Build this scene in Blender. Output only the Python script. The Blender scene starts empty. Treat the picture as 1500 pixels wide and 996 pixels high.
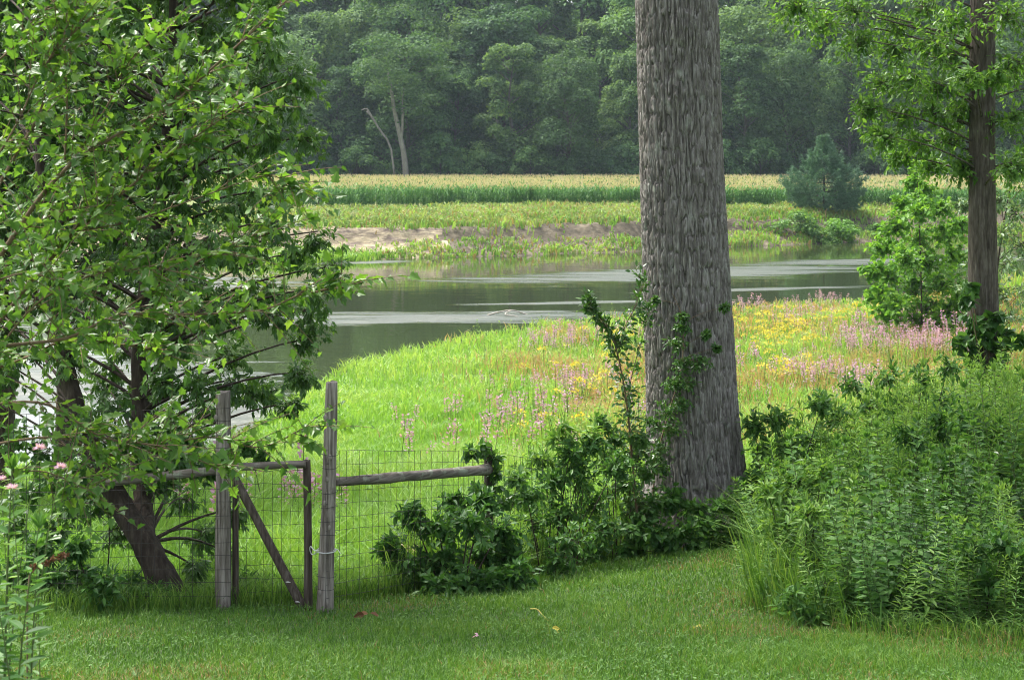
import bpy, math, random
import numpy as np
from mathutils import Vector, Matrix

# ------------------------------------------------------------------ camera, sky, sun, exposure
sc = bpy.context.scene
COL = sc.collection
F, HY, CX, EYE = 2380.0, 220.0, 750.0, 10.1          # focal length in photo pixels, horizon row, centre column, eye above water
cam_d = bpy.data.cameras.new('camera'); cam = bpy.data.objects.new('camera', cam_d); COL.objects.link(cam)
cam.location = (0, 0, EYE); cam.rotation_euler = (math.radians(90), 0, 0)
cam_d.sensor_width = 36; cam_d.lens = F/1500*36; cam_d.shift_y = -(498-HY)/1500
cam_d.clip_start = 0.1; cam_d.clip_end = 6000
cam_d.dof.use_dof = True; cam_d.dof.focus_distance = 17.5; cam_d.dof.aperture_fstop = 6.3
sc.camera = cam

SUN_EL, SUN_AZ = math.radians(58), math.radians(-48)   # azimuth measured from +Y towards +X
world = bpy.data.worlds.new('World'); sc.world = world; world.use_nodes = True
wn = world.node_tree.nodes; wl = world.node_tree.links
sky = wn.new('ShaderNodeTexSky'); sky.sky_type = 'NISHITA'; sky.sun_disc = False
sky.sun_elevation = SUN_EL; sky.sun_rotation = SUN_AZ
sky.air_density = 1.0; sky.dust_density = 4.0; sky.ozone_density = 0.6
hsv = wn.new('ShaderNodeHueSaturation'); hsv.inputs['Saturation'].default_value = .45      # overcast: the cloud layer takes most of the blue out
wl.new(sky.outputs[0], hsv.inputs['Color']); wl.new(hsv.outputs[0], wn['Background'].inputs[0]); wn['Background'].inputs[1].default_value = 0.12
sun_d = bpy.data.lights.new('sun', 'SUN'); sun_d.energy = 2.5; sun_d.angle = math.radians(25); sun_d.color = (1, .96, .9)
sun = bpy.data.objects.new('sun', sun_d); COL.objects.link(sun)
sv = Vector((math.cos(SUN_EL)*math.sin(SUN_AZ), math.cos(SUN_EL)*math.cos(SUN_AZ), math.sin(SUN_EL)))
sun.rotation_euler = sv.to_track_quat('Z', 'Y').to_euler(); sun.location = (0, 0, 120)
sc.view_settings.view_transform = 'Standard'; sc.view_settings.look = 'None'
sc.view_settings.gamma = 1; sc.view_settings.use_curve_mapping = False
sc.view_settings.exposure = 1.72
sc.cycles.max_bounces = 6; sc.cycles.diffuse_bounces = 3; sc.cycles.glossy_bounces = 3
sc.cycles.transmission_bounces = 4; sc.cycles.transparent_max_bounces = 4; sc.cycles.volume_bounces = 0
sc.cycles.caustics_reflective = False; sc.cycles.caustics_refractive = False
sc.cycles.use_denoising = True; sc.cycles.filter_width = 1.0

rng = np.random.default_rng(7)
random.seed(7)

# ------------------------------------------------------------------ helpers
def nrm(v):
    return v/np.maximum(np.linalg.norm(v, axis=-1, keepdims=True), 1e-9)
def Wp(px, py, d):
    return np.array([(px-CX)/F*d, d, EYE+(HY-py)/F*d])
def px2x(px, d): return (px-CX)/F*d
def sstep(a, b, x):
    t = np.clip((x-a)/(b-a), 0, 1); return t*t*(3-2*t)
def _hash(ix, iy, iz):
    h = (ix.astype(np.int64)*374761393 + iy.astype(np.int64)*668265263 + iz.astype(np.int64)*2147483647) & 0xffffffff
    h = ((h ^ (h >> 13))*1274126177) & 0xffffffff
    h = ((h ^ (h >> 16))*2246822519) & 0xffffffff
    return ((h ^ (h >> 15)) & 0xffff)/65535.0*2-1
def noise(x, y, z=0.0):
    x, y, z = np.broadcast_arrays(np.asarray(x, float), np.asarray(y, float), np.asarray(z, float))
    ix, iy, iz = np.floor(x), np.floor(y), np.floor(z)
    fx, fy, fz = x-ix, y-iy, z-iz
    fx, fy, fz = [f*f*f*(f*(f*6-15)+10) for f in (fx, fy, fz)]
    r = 0
    for dx in (0, 1):
        for dy in (0, 1):
            for dz in (0, 1):
                w = (fx if dx else 1-fx)*(fy if dy else 1-fy)*(fz if dz else 1-fz)
                r = r + w*_hash(ix+dx, iy+dy, iz+dz)
    return r

class Acc:
    """collects triangles / quads / ngons of one mesh, with a per-vertex 'rnd' value"""
    def __init__(s): s.V = []; s.R = []; s.Fs = []; s.n = 0
    def add(s, V, faces, rnd=0.5, mat=0, smooth=False):
        V = np.asarray(V, np.float32).reshape(-1, 3)
        r = np.broadcast_to(np.asarray(rnd, np.float32), (len(V),))
        faces = np.asarray(faces, np.int64)
        s.V.append(V); s.R.append(r)
        s.Fs.append((faces+s.n, mat, smooth)); s.n += len(V)
    def more(s, faces, start, mat=0, smooth=False):
        s.Fs.append((np.asarray(faces, np.int64)+start, mat, smooth))
    def mesh(s, name, mats):
        me = bpy.data.meshes.new(name)
        for m in mats: me.materials.append(m)
        if s.n == 0: return me
        V = np.concatenate(s.V); R = np.concatenate(s.R)
        me.vertices.add(len(V)); me.vertices.foreach_set('co', V.ravel())
        loops, starts, mi, sm = [], [], [], []; o = 0
        for f, m, k in s.Fs:
            if len(f) == 0: continue
            n = f.shape[1]; loops.append(f.ravel()); starts.append(np.arange(len(f))*n+o); o += f.size
            mi.append(np.full(len(f), m, np.int32)); sm.append(np.full(len(f), k, bool))
        L = np.concatenate(loops).astype(np.int32)
        me.loops.add(len(L)); me.loops.foreach_set('vertex_index', L)
        S = np.concatenate(starts).astype(np.int32)
        me.polygons.add(len(S)); me.polygons.foreach_set('loop_start', S)
        me.polygons.foreach_set('material_index', np.concatenate(mi))
        me.polygons.foreach_set('use_smooth', np.concatenate(sm))
        at = me.attributes.new('rnd', 'FLOAT', 'POINT'); at.data.foreach_set('value', R)
        me.update(calc_edges=True); me.validate()
        return me

def link(name, data, parent=None, loc=None, label=None, cat=None, group=None, kind=None):
    o = bpy.data.objects.new(name, data); COL.objects.link(o)
    if parent is not None: o.parent = parent
    if loc is not None: o.location = loc
    if label: o['label'] = label
    if cat: o['category'] = cat
    if group: o['group'] = group
    if kind: o['kind'] = kind
    return o

OUT = {
    'kite': [(.42, .5)],
    'lance': [(.25, .42), (.6, .36)],
    'oval': [(.22, .36), (.5, .5), (.8, .28)],
    'lobed': [(-.06, .24), (.10, .47), (.27, .33), (.46, .50), (.60, .25), (.78, .16)],
    'heart': [(-.07, .27), (.16, .5), (.5, .43), (.72, .27)],
}
def leaf_frames(D, N):
    D = nrm(D); S = nrm(np.cross(D, N)); U = np.cross(S, D); return D, S, U
def add_leaves(acc, P, D, N, L, Wd, shape='kite', rnd=None, fold=.18, droop=.12, mat=0):
    P = np.asarray(P, float); n = len(P)
    if n == 0: return
    L = np.broadcast_to(np.asarray(L, float), (n,)); Wd = np.broadcast_to(np.asarray(Wd, float), (n,))
    D, S, U = leaf_frames(np.asarray(D, float), np.asarray(N, float))
    if rnd is None: rnd = rng.random(n)
    rnd = np.broadcast_to(rnd, (n,))
    o = OUT[shape]; k = len(o)
    vs = [P]
    for t, w in o:
        c = P + D*(L*t)[:, None] - U*(L*droop*t*t)[:, None]
        vs.append(c + S*(Wd*w)[:, None] + U*(Wd*w*fold)[:, None])
    vs.append(P + D*L[:, None] - U*(L*droop)[:, None])
    for t, w in reversed(o):
        c = P + D*(L*t)[:, None] - U*(L*droop*t*t)[:, None]
        vs.append(c - S*(Wd*w)[:, None] + U*(Wd*w*fold)[:, None])
    V = np.stack(vs, 1); m = V.shape[1]
    b = (np.arange(n)*m)[:, None]
    right = np.arange(0, k+2); left = np.array([0]+list(range(k+1, m)))
    st = acc.n
    acc.add(V.reshape(-1, 3), b+right[None], np.repeat(rnd, m), mat)
    acc.more(b+left[None], st, mat)
def leaf_mesh(name, shape, ratio, m, fold=.18, droop=.12):
    a = Acc(); add_leaves(a, [[0, 0, 0]], [[0, 1, 0]], [[0, 0, 1]], 1, ratio, shape, .5, fold, droop)
    return a.mesh(name, [m])
def tubes(acc, Pts, Rad, sides=4, rnd=.5, mat=0, cap=False, smooth=True):
    """Pts (n,k,3), Rad (n,k)"""
    Pts = np.asarray(Pts, float)
    if Pts.ndim == 2: Pts = Pts[None]
    n, k, _ = Pts.shape
    Rad = np.broadcast_to(np.asarray(Rad, float), (n, k))
    T = np.gradient(Pts, axis=1); T = nrm(T)
    ref = np.where(np.abs(T[..., 2:3]) > .9, np.array([1., 0, 0]), np.array([0, 0, 1.]))
    A = nrm(np.cross(T, ref)); B = np.cross(T, A)
    an = np.arange(sides)/sides*2*math.pi
    V = Pts[:, :, None, :] + (A[:, :, None, :]*np.cos(an)[None, None, :, None] + B[:, :, None, :]*np.sin(an)[None, None, :, None])*Rad[:, :, None, None]
    i = np.arange(n)[:, None, None]; j = np.arange(k-1)[None, :, None]; s = np.arange(sides)[None, None, :]
    s2 = (s+1) % sides
    b = i*k*sides
    f = np.stack([b+j*sides+s, b+j*sides+s2, b+(j+1)*sides+s2, b+(j+1)*sides+s], -1).reshape(-1, 4)
    st = acc.n
    r = np.broadcast_to(np.asarray(rnd, float), (n,))
    acc.add(V.reshape(-1, 3), f, np.repeat(r, k*sides), mat, smooth)
    if cap:
        c = np.arange(n)[:, None]*k*sides
        acc.more(c+(k-1)*sides+np.arange(sides)[None], st, mat)
        acc.more(c+np.arange(sides)[::-1][None], st, mat)
def bez(p0, p1, p2, k):
    t = np.linspace(0, 1, k)[None, :, None]
    return (1-t)**2*p0[:, None]+2*t*(1-t)*p1[:, None]+t*t*p2[:, None]
def smooth_path(P, k):
    P = np.asarray(P, float); n = len(P)
    t = np.linspace(0, n-1, k); i = np.clip(t.astype(int), 0, n-2); f = (t-i)[:, None]
    p0 = P[np.maximum(i-1, 0)]; p1 = P[i]; p2 = P[i+1]; p3 = P[np.minimum(i+2, n-1)]
    return .5*((2*p1)+(-p0+p2)*f+(2*p0-5*p1+4*p2-p3)*f*f+(-p0+3*p1-3*p2+p3)*f**3)
def rdir(n):
    return nrm(rng.normal(size=(n, 3)))

# ------------------------------------------------------------------ materials
def newmat(name):
    m = bpy.data.materials.new(name); m.use_nodes = True
    return m, m.node_tree.nodes, m.node_tree.links, m.node_tree.nodes['Principled BSDF']
def ramp(nt, stops):
    r = nt.new('ShaderNodeValToRGB'); e = r.color_ramp.elements
    while len(e) > 1: e.remove(e[0])
    e[0].position = stops[0][0]; e[0].color = (*stops[0][1], 1)
    for p, c in stops[1:]:
        q = e.new(p); q.color = (*c, 1)
    return r
def leafmat(name, cols, trans=.35, rough=.45, spec=.4, objvar=.0):
    m, nt, lk, bs = newmat(name)
    at = nt.new('ShaderNodeAttribute'); at.attribute_name = 'rnd'
    src = at.outputs['Fac']
    if objvar:
        oi = nt.new('ShaderNodeObjectInfo'); ma = nt.new('ShaderNodeMath'); ma.operation = 'MULTIPLY_ADD'
        mb = nt.new('ShaderNodeMath'); mb.operation = 'SUBTRACT'; mb.inputs[1].default_value = .5
        lk.new(oi.outputs['Random'], mb.inputs[0]); lk.new(mb.outputs[0], ma.inputs[0])
        ma.inputs[1].default_value = objvar; lk.new(src, ma.inputs[2]); src = ma.outputs[0]
    n = len(cols)
    r = ramp(nt, [(i/(n-1) if n > 1 else 0, c) for i, c in enumerate(cols)])
    lk.new(src, r.inputs[0])
    lk.new(r.outputs[0], bs.inputs['Base Color'])
    bs.inputs['Roughness'].default_value = rough; bs.inputs['Specular IOR Level'].default_value = spec
    if trans > 0:
        tr = nt.new('ShaderNodeBsdfTranslucent'); mx = nt.new('ShaderNodeMixShader'); mx.inputs[0].default_value = trans
        hs = nt.new('ShaderNodeMix'); hs.data_type = 'RGBA'; hs.blend_type = 'MULTIPLY'; hs.inputs[0].default_value = 1
        hs.inputs[7].default_value = (1.5, 1.45, .7, 1)
        lk.new(r.outputs[0], hs.inputs[6]); lk.new(hs.outputs[2], tr.inputs[0])
        lk.new(bs.outputs[0], mx.inputs[1]); lk.new(tr.outputs[0], mx.inputs[2])
        lk.new(mx.outputs[0], nt['Material Output'].inputs[0])
    return m
def noisemat(name, stops, scale=(1, 1, 1), nscale=5, detail=6, rough=.85, bump=.3, dist=.02, spec=.25, rough2=.6, stops2=None, scale2=None, n2=2.0):
    m, nt, lk, bs = newmat(name)
    tc = nt.new('ShaderNodeTexCoord'); mp = nt.new('ShaderNodeMapping'); mp.inputs['Scale'].default_value = scale
    no = nt.new('ShaderNodeTexNoise'); no.inputs['Scale'].default_value = nscale; no.inputs['Detail'].default_value = detail
    no.inputs['Roughness'].default_value = rough2
    lk.new(tc.outputs['Object'], mp.inputs[0]); lk.new(mp.outputs[0], no.inputs['Vector'])
    r = ramp(nt, stops); lk.new(no.outputs[0], r.inputs[0]); col = r.outputs[0]
    if stops2:
        mp2 = nt.new('ShaderNodeMapping'); mp2.inputs['Scale'].default_value = scale2 or (1, 1, 1)
        nb = nt.new('ShaderNodeTexNoise'); nb.inputs['Scale'].default_value = n2; nb.inputs['Detail'].default_value = 5; nb.inputs['Roughness'].default_value = .65
        lk.new(tc.outputs['Object'], mp2.inputs[0]); lk.new(mp2.outputs[0], nb.inputs['Vector'])
        r2 = ramp(nt, [(stops2[0], (0, 0, 0)), (stops2[1], (1, 1, 1))]); lk.new(nb.outputs[0], r2.inputs[0])
        mx = nt.new('ShaderNodeMix'); mx.data_type = 'RGBA'; lk.new(r2.outputs[0], mx.inputs[0]); lk.new(col, mx.inputs[6])
        mx.inputs[7].default_value = (*stops2[2], 1); col = mx.outputs[2]
    lk.new(col, bs.inputs['Base Color'])
    bs.inputs['Roughness'].default_value = rough; bs.inputs['Specular IOR Level'].default_value = spec
    if bump:
        bp = nt.new('ShaderNodeBump'); bp.inputs['Strength'].default_value = bump; bp.inputs['Distance'].default_value = dist
        lk.new(no.outputs[0], bp.inputs['Height']); lk.new(bp.outputs[0], bs.inputs['Normal'])
    return m

M = {}
M['lawn_soil'] = noisemat('lawn_soil', [(.3, (.03, .055, .015)), (.7, (.06, .10, .025))], nscale=6)
M['meadow_soil'] = noisemat('meadow_soil', [(.3, (.06, .11, .02)), (.7, (.12, .2, .035))], nscale=2)
M['litter'] = noisemat('litter', [(.3, (.03, .035, .015)), (.7, (.07, .06, .03))], nscale=8)
M['bank'] = noisemat('bank_soil', [(.3, (.17, .14, .085)), (.5, (.30, .25, .16)), (.7, (.42, .36, .24))], scale=(1, 1, 1.5), nscale=.9, detail=9, bump=.8, dist=.3,
                     stops2=(.5, .62, (.13, .10, .08)), scale2=(.35, .35, 2.2), n2=1.0)
M['earth'] = noisemat('bank_earth', [(.3, (.05, .042, .028)), (.5, (.10, .083, .055)), (.7, (.18, .15, .10))], scale=(1, 1, 1.5), nscale=.9, detail=9, bump=.8, dist=.3)
M['field'] = noisemat('field_soil', [(.3, (.10, .12, .03)), (.7, (.16, .20, .05))], nscale=1)
M['hill'] = noisemat('hill_floor', [(.3, (.02, .035, .012)), (.7, (.04, .06, .02))], nscale=.3)
M['grass'] = leafmat('grass_blade', [(.045, .115, .02), (.085, .195, .03), (.135, .26, .042), (.21, .32, .07)], .32, .5, .3)
M['drygrass'] = leafmat('dry_grass', [(.22, .16, .07), (.36, .28, .13)], .25, .7, .2)
M['meadow'] = leafmat('meadow_blade', [(.10, .22, .035), (.155, .31, .05), (.205, .365, .07), (.29, .41, .11)], .4, .5, .25)
M['redgrass'] = leafmat('red_grass', [(.30, .15, .08), (.42, .26, .14), (.36, .30, .14)], .3, .7, .2)
M['banktop'] = leafmat('bank_grass', [(.11, .19, .05), (.18, .26, .07), (.29, .33, .14)], .3, .6, .2)
M['corn'] = leafmat('corn_leaf', [(.055, .16, .045), (.095, .24, .06), (.15, .31, .085)], .3, .5, .15, .3)
M['tassel'] = leafmat('corn_tassel', [(.42, .34, .21), (.52, .44, .30), (.46, .44, .27)], .25, .7, .2, .2)
M['far'] = [leafmat('far_leaf', [(.035, .085, .036), (.07, .15, .056), (.14, .25, .085)], .35, .6, .12, .9),
            leafmat('far_leaf_pale', [(.05, .105, .04), (.085, .16, .06), (.165, .27, .085)], .35, .6, .12, .6)]
M['pine'] = leafmat('pine_needles', [(.06, .135, .08), (.10, .20, .12), (.15, .27, .165)], .15, .5, .3)
M['mulberry'] = leafmat('mulberry_leaf', [(.05, .13, .022), (.085, .19, .03), (.12, .245, .038), (.19, .31, .05)], .42, .36, .45, .5)
M['elder'] = leafmat('box_elder_leaf', [(.045, .11, .026), (.075, .17, .036), (.12, .235, .05)], .38, .36, .45)
M['shadedtree'] = leafmat('shaded_leaf', [(.018, .05, .014), (.03, .075, .018), (.045, .10, .025)], .3, .5, .3, .3)  # deep shade among the left crowns is put into this leaf colour
M['ash'] = leafmat('ash_leaf', [(.06, .15, .026), (.10, .215, .038), (.15, .28, .055)], .45, .4, .4)
M['sycamore'] = leafmat('sycamore_leaf', [(.08, .2, .03), (.12, .27, .04), (.19, .35, .05)], .4, .5, .3)
M['pale'] = leafmat('pale_leaf', [(.07, .15, .05), (.13, .22, .09), (.22, .30, .16)], .3, .4, .4)
M['shrub'] = leafmat('shrub_leaf', [(.04, .115, .026), (.07, .175, .036), (.125, .26, .055)], .35, .48, .28, .6)
M['thicket'] = leafmat('thicket_leaf', [(.05, .13, .028), (.085, .195, .04), (.135, .265, .055), (.21, .35, .08)], .38, .5, .28, .7)
M['vine'] = leafmat('vine_leaf', [(.04, .11, .025), (.065, .16, .032), (.10, .21, .045)], .32, .35, .45, .4)
M['oakleaf'] = leafmat('oak_leaf', [(.03, .08, .018), (.05, .11, .022)], .3, .4, .4)
M['purple'] = leafmat('loosestrife_flower', [(.40, .20, .38), (.46, .28, .44), (.54, .38, .48)], .3, .6, .2)
M['yellow'] = leafmat('goldenrod_flower', [(.56, .44, .05), (.60, .50, .09), (.54, .50, .16)], .3, .6, .2)
M['pinkpale'] = leafmat('pale_flower', [(.6, .42, .48), (.72, .6, .6)], .3, .6, .2)
M['beebalm'] = leafmat('bee_balm_petal', [(.60, .36, .56), (.74, .52, .70)], .3, .6, .2)
M['brownleaf'] = leafmat('dead_leaf', [(.10, .045, .02), (.24, .12, .06)], .1, .7, .2)
M['yellowleaf'] = leafmat('yellow_leaf', [(.55, .45, .05), (.6, .55, .25)], .2, .6, .2)
M['twig'] = noisemat('twig_bark', [(.3, (.13, .085, .05)), (.7, (.22, .16, .10))], nscale=20, bump=.2, dist=.003)
M['stem'] = leafmat('green_stem', [(.07, .12, .03), (.12, .14, .05)], 0, .6, .3)
M['darkbark'] = noisemat('dark_bark', [(.3, (.025, .018, .013)), (.55, (.06, .045, .034)), (.75, (.11, .09, .07))], scale=(1, 1, .18), nscale=22, bump=1.0, dist=.03)
M['palebark'] = noisemat('pale_bark', [(.3, (.15, .14, .12)), (.7, (.28, .265, .235))], scale=(1, 1, .4), nscale=3, bump=.3, dist=.05)
M['farbark'] = noisemat('far_bark', [(.3, (.05, .045, .04)), (.7, (.12, .11, .095))], nscale=3, bump=.2, dist=.05)
M['oakbark'] = noisemat('oak_bark', [(.32, (.10, .088, .078)), (.5, (.21, .19, .172)), (.68, (.38, .36, .335))], scale=(1, 1, .12), nscale=30, detail=9, rough=.9, bump=1.0, dist=.02,
                        stops2=(.58, .74, (.36, .385, .32)), scale2=(1, 1, .5), n2=5.5, spec=.15)
M['brightbark'] = M['darkbark']
M['rightbark'] = noisemat('ash_bark', [(.3, (.045, .036, .03)), (.5, (.10, .083, .07)), (.72, (.19, .165, .145))], scale=(1, 1, .13), nscale=26, detail=9, rough=.9, bump=1.0, dist=.02, spec=.15)
M['wood'] = noisemat('weathered_wood', [(.3, (.06, .05, .04)), (.47, (.19, .165, .14)), (.6, (.32, .285, .25)), (.75, (.48, .44, .395))], scale=(1, 1, .06), nscale=42, detail=8, rough=.9, bump=.9, dist=.008, spec=.15,
                     stops2=(.56, .7, (.08, .062, .046)), scale2=(1, 1, .5), n2=5)
M['railwood'] = noisemat('rail_wood', [(.25, (.05, .042, .034)), (.48, (.15, .13, .108)), (.64, (.25, .22, .19)), (.8, (.38, .36, .32))], scale=(.06, 1, 1), nscale=36, detail=8, rough=.9, bump=.9, dist=.01, spec=.15,
                         stops2=(.56, .68, (.27, .29, .22)), scale2=(1, 1, 1), n2=7)
M['gatewood'] = noisemat('gate_wood', [(.25, (.035, .027, .022)), (.5, (.095, .075, .06)), (.75, (.20, .17, .145))], scale=(1, 1, .06), nscale=40, detail=8, rough=.9, bump=.8, dist=.008, spec=.15)
def plain(name, c, rough=.6, metal=0):
    m, nt, lk, bs = newmat(name); bs.inputs['Base Color'].default_value = (*c, 1)
    bs.inputs['Roughness'].default_value = rough; bs.inputs['Metallic'].default_value = metal; return m
M['wire'] = plain('dark_wire', (.035, .032, .03), .6, .3)
M['rope'] = plain('pale_rope', (.62, .62, .60), .8)
M['white'] = plain('white_scrap', (.75, .74, .70), .8)
M['brownseed'] = plain('seed_head', (.16, .085, .05), .9)
M['log'] = noisemat('drift_wood', [(.3, (.30, .26, .21)), (.7, (.5, .46, .4))], nscale=6, bump=.3)

# ------------------------------------------------------------------ terrain
SX = [-400, -60, -25, -14, -10.2, -8.9, -7.9, -1.9, 2, 8, 25, 40, 90, 500]
SD = [40, 48, 51, 52, 54, 60, 73, 87, 93, 99, 109, 116, 130, 200]
FX = [-400, -60, -30, -14.5, 10, 40, 80, 500]
FD = [110, 128, 140, 150, 160, 181, 200, 330]
def shore(x): return np.interp(x, SX, SD)
def fshore(x): return np.interp(x, FX, FD) + 1.6*noise(np.asarray(x)*.09, 4.2) + .7*noise(np.asarray(x)*.35, 1.7)
def T(x, d):
    """ground height above the water"""
    x = np.asarray(x, float); d = np.asarray(d, float)
    S = shore(x)
    lawn = -1.65-.174*np.clip(d, -8, 20)
    t = (d-20)/(S-20)
    prof = np.interp(t, [0, .17, .42, .67, .87, 1.0, 1.12, 1.4], [0, .27, .64, .86, .96, 1.0, 1.1, 1.35])
    z = np.where(d < 20, lawn, -5.13-4.97*prof)
    z = z + 1.0*sstep(3.3, 7, x)*sstep(13, 18, d)*(1-sstep(24, 36, d))
    z = z + 3.0*np.exp(-(((x-25)/9)**2+((d-72)/16)**2))
    w = sstep(22, 32, d)*(1-sstep(.85, 1.0, t))
    z = z + w*(.22*noise(x*.22, d*.16)+.12*noise(x*.6, d*.5, 3.))
    z = z + .26*sstep(0, 2.6, x)*sstep(13, 19, d)*(1-sstep(22, 32, d))
    lw = 1-sstep(18, 24, d)
    z = z + lw*.025*noise(x*.8, d*.8, 9.)
    Fs = fshore(x)
    e = d-Fs
    cut = np.clip(.72+.55*noise(x*.05, 8.1), 0, 1)
    bank = np.interp(e, [-25, -3, 0, 1.2, 4.5, 5.3, 6.2, 12, 40, 140], [-12.2, -10.7, -10.1, -9.75, -8.9, -8.55, -7.45, -7.25, -7.05, -6.9])
    bank2 = np.interp(e, [-25, -3, 0, 2, 7, 9, 12, 40, 140], [-12.2, -10.7, -10.1, -9.7, -7.9, -7.5, -7.3, -7.05, -6.9])
    bank = bank*cut+bank2*(1-cut)
    bank = bank + np.where((e > 0) & (e < 9), .22*noise(x*.7, e*.8, 5.), 0)
    hill = np.clip(d-330, 0, None)*.22
    z2 = bank+np.minimum(hill, 60)
    mid = .5*(S+Fs)
    return np.where(d < mid, np.maximum(z, -12.4), z2)+EYE
def build_terrain():
    ds = np.concatenate([np.arange(-60, 0, 5), np.arange(0, 30, .5), np.arange(30, 135, 1.5), np.arange(135, 215, .7), np.arange(215, 420, 8), np.arange(420, 1000, 60), [1000, 1400, 2000, 3000]])
    xs = np.concatenate([[-2500, -1400, -800, -500, -300, -200], np.arange(-140, -30, 5), np.arange(-30, 30, .8), np.arange(30, 80, 2), np.arange(80, 140, 6), [140, 200, 300, 500, 800, 1400, 2500]])
    X, D = np.meshgrid(xs, ds); Z = T(X, D)
    nx, nd = len(xs), len(ds)
    i = np.arange(nd-1)[:, None]*nx+np.arange(nx-1)[None]
    f = np.stack([i, i+1, i+nx+1, i+nx], -1).reshape(-1, 4)
    cx = .25*(X[:-1, :-1]+X[1:, :-1]+X[:-1, 1:]+X[1:, 1:]).ravel(); cd = .25*(D[:-1, :-1]+D[1:, :-1]+D[:-1, 1:]+D[1:, 1:]).ravel()
    zone = np.full(len(f), 1)
    zone[cd < 20.5] = 0
    e = cd-fshore(cx)
    zone[(e > -30)] = 5; zone[(e > -30) & (cx < -9+4*noise(cx*.35, cd*.9)+2*noise(cx*1.1, cd*1.3))] = 2; zone[e > 8] = 3; zone[cd > 300] = 4
    a = Acc(); st = a.n
    a.add(np.stack([X, D, Z], -1).reshape(-1, 3), np.zeros((0, 4), int))
    for k in range(6): a.more(f[zone == k], st, k, True)
    return link('ground', a.mesh('ground', [M['lawn_soil'], M['meadow_soil'], M['bank'], M['field'], M['hill'], M['earth']]), kind='structure')
build_terrain()

def thicket_front(x): return np.interp(x, [1.9, 2.15, 2.96, 3.9, 8], [15.6, 14.9, 12.9, 12.4, 11.6])
def lawn_edge(x): return np.interp(x, [-8, -4.2, -1.9, -1.28, .39, 2.2, 3.1, 5], [14.2, 14.5, 15.3, 16, 18.6, 20.4, 20.4, 20])
def in_thicket(x, d): return (x > .146*d) & (d > thicket_front(x))

def build_water():
    a = Acc()
    xs = [-900, -200, -60, 0, 60, 200, 900]; ds = [30, 60, 90, 120, 150, 190, 240, 420]
    X, D = np.meshgrid(xs, ds); nx = len(xs); nd = len(ds)
    i = np.arange(nd-1)[:, None]*nx+np.arange(nx-1)[None]
    f = np.stack([i, i+1, i+nx+1, i+nx], -1).reshape(-1, 4)
    a.add(np.stack([X, D, X*0], -1).reshape(-1, 3), f)
    m, nt, lk, bs = newmat('river_water')
    bs.inputs['Base Color'].default_value = (.030, .040, .016, 1); bs.inputs['Roughness'].default_value = .04
    bs.inputs['IOR'].default_value = 1.4; bs.inputs['Specular IOR Level'].default_value = 1.0
    tc = nt.new('ShaderNodeTexCoord')
    def nz(scale, sx, sy, det=3, rot=0):
        mp = nt.new('ShaderNodeMapping'); mp.inputs['Scale'].default_value = (sx, sy, 1); mp.inputs['Rotation'].default_value = (0, 0, rot)
        no = nt.new('ShaderNodeTexNoise'); no.inputs['Scale'].default_value = scale; no.inputs['Detail'].default_value = det
        lk.new(tc.outputs['Object'], mp.inputs[0]); lk.new(mp.outputs[0], no.inputs['Vector']); return no
    def mth(op, a_, b_=None):
        n = nt.new('ShaderNodeMath'); n.operation = op
        for k, v in enumerate((a_, b_)):
            if v is None: continue
            if hasattr(v, 'default_value') or not isinstance(v, (int, float)): lk.new(v, n.inputs[k])
            else: n.inputs[k].default_value = v
        return n.outputs[0]
    # wind-ruffled streaks: ellipses in river coordinates, broken up by noise
    sep = nt.new('ShaderNodeSeparateXYZ'); lk.new(tc.outputs['Object'], sep.inputs[0])
    br = nz(.35, .3, 1.6, 8); brk = mth('MULTIPLY', mth('SUBTRACT', br.outputs[0], .5), 4.2)
    total = None
    for (cx, cd, rx, rd, sl) in [(14, 133, 16, 6.5, .42), (36, 149, 14, 4, .35), (-15, 146, 6, 2.0, .3), (-30, 122, 12, 8, .1), (-12.4, 98, 5, 1.2, .1), (-9, 95.5, 4, 1.1, .05),
                                 (.8, 101.5, 3.4, .9, .15), (-24, 70, 12, 7, .1), (-10.5, 61, 5, 4.2, .1), (18, 118, 9, 1.0, .3), (-4, 98, 12, 3, .1), (6, 108, 9, .9, .2)]:
        u = mth('DIVIDE', mth('SUBTRACT', sep.outputs[0], cx), rx)
        v = mth('DIVIDE', mth('SUBTRACT', mth('SUBTRACT', sep.outputs[1], cd), mth('MULTIPLY', mth('SUBTRACT', sep.outputs[0], cx), sl)), rd)
        r2 = mth('ADD', mth('MULTIPLY', u, u), mth('MULTIPLY', v, v))
        k = mth('SUBTRACT', 1.0, r2)
        amp = .5 if (cx, cd) == (-4, 98) else 1.0
        k = mth('MULTIPLY', k, amp)
        total = k if total is None else mth('MAXIMUM', total, k)
    msk = nt.new('ShaderNodeMapRange'); lk.new(mth('ADD', total, brk), msk.inputs[0]); msk.inputs[1].default_value = -.5; msk.inputs[2].default_value = 1.0
    fine = nz(1.5, .5, 1.2, 4); calm = nz(.9, .35, 1.0, 2)
    b1 = nt.new('ShaderNodeBump'); b1.inputs['Distance'].default_value = .10; b1.inputs['Strength'].default_value = .12
    lk.new(calm.outputs[0], b1.inputs['Height'])
    b2 = nt.new('ShaderNodeBump'); b2.inputs['Distance'].default_value = .30
    lk.new(mth('MULTIPLY', msk.outputs[0], .9), b2.inputs['Strength']); lk.new(fine.outputs[0], b2.inputs['Height']); lk.new(b1.outputs[0], b2.inputs['Normal'])
    lk.new(b2.outputs[0], bs.inputs['Normal'])
    rr = mth('ADD', mth('MULTIPLY', msk.outputs[0], .42), .04); lk.new(rr, bs.inputs['Roughness'])
    return link('river', a.mesh('river', [m]), kind='structure')
build_water()

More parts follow.
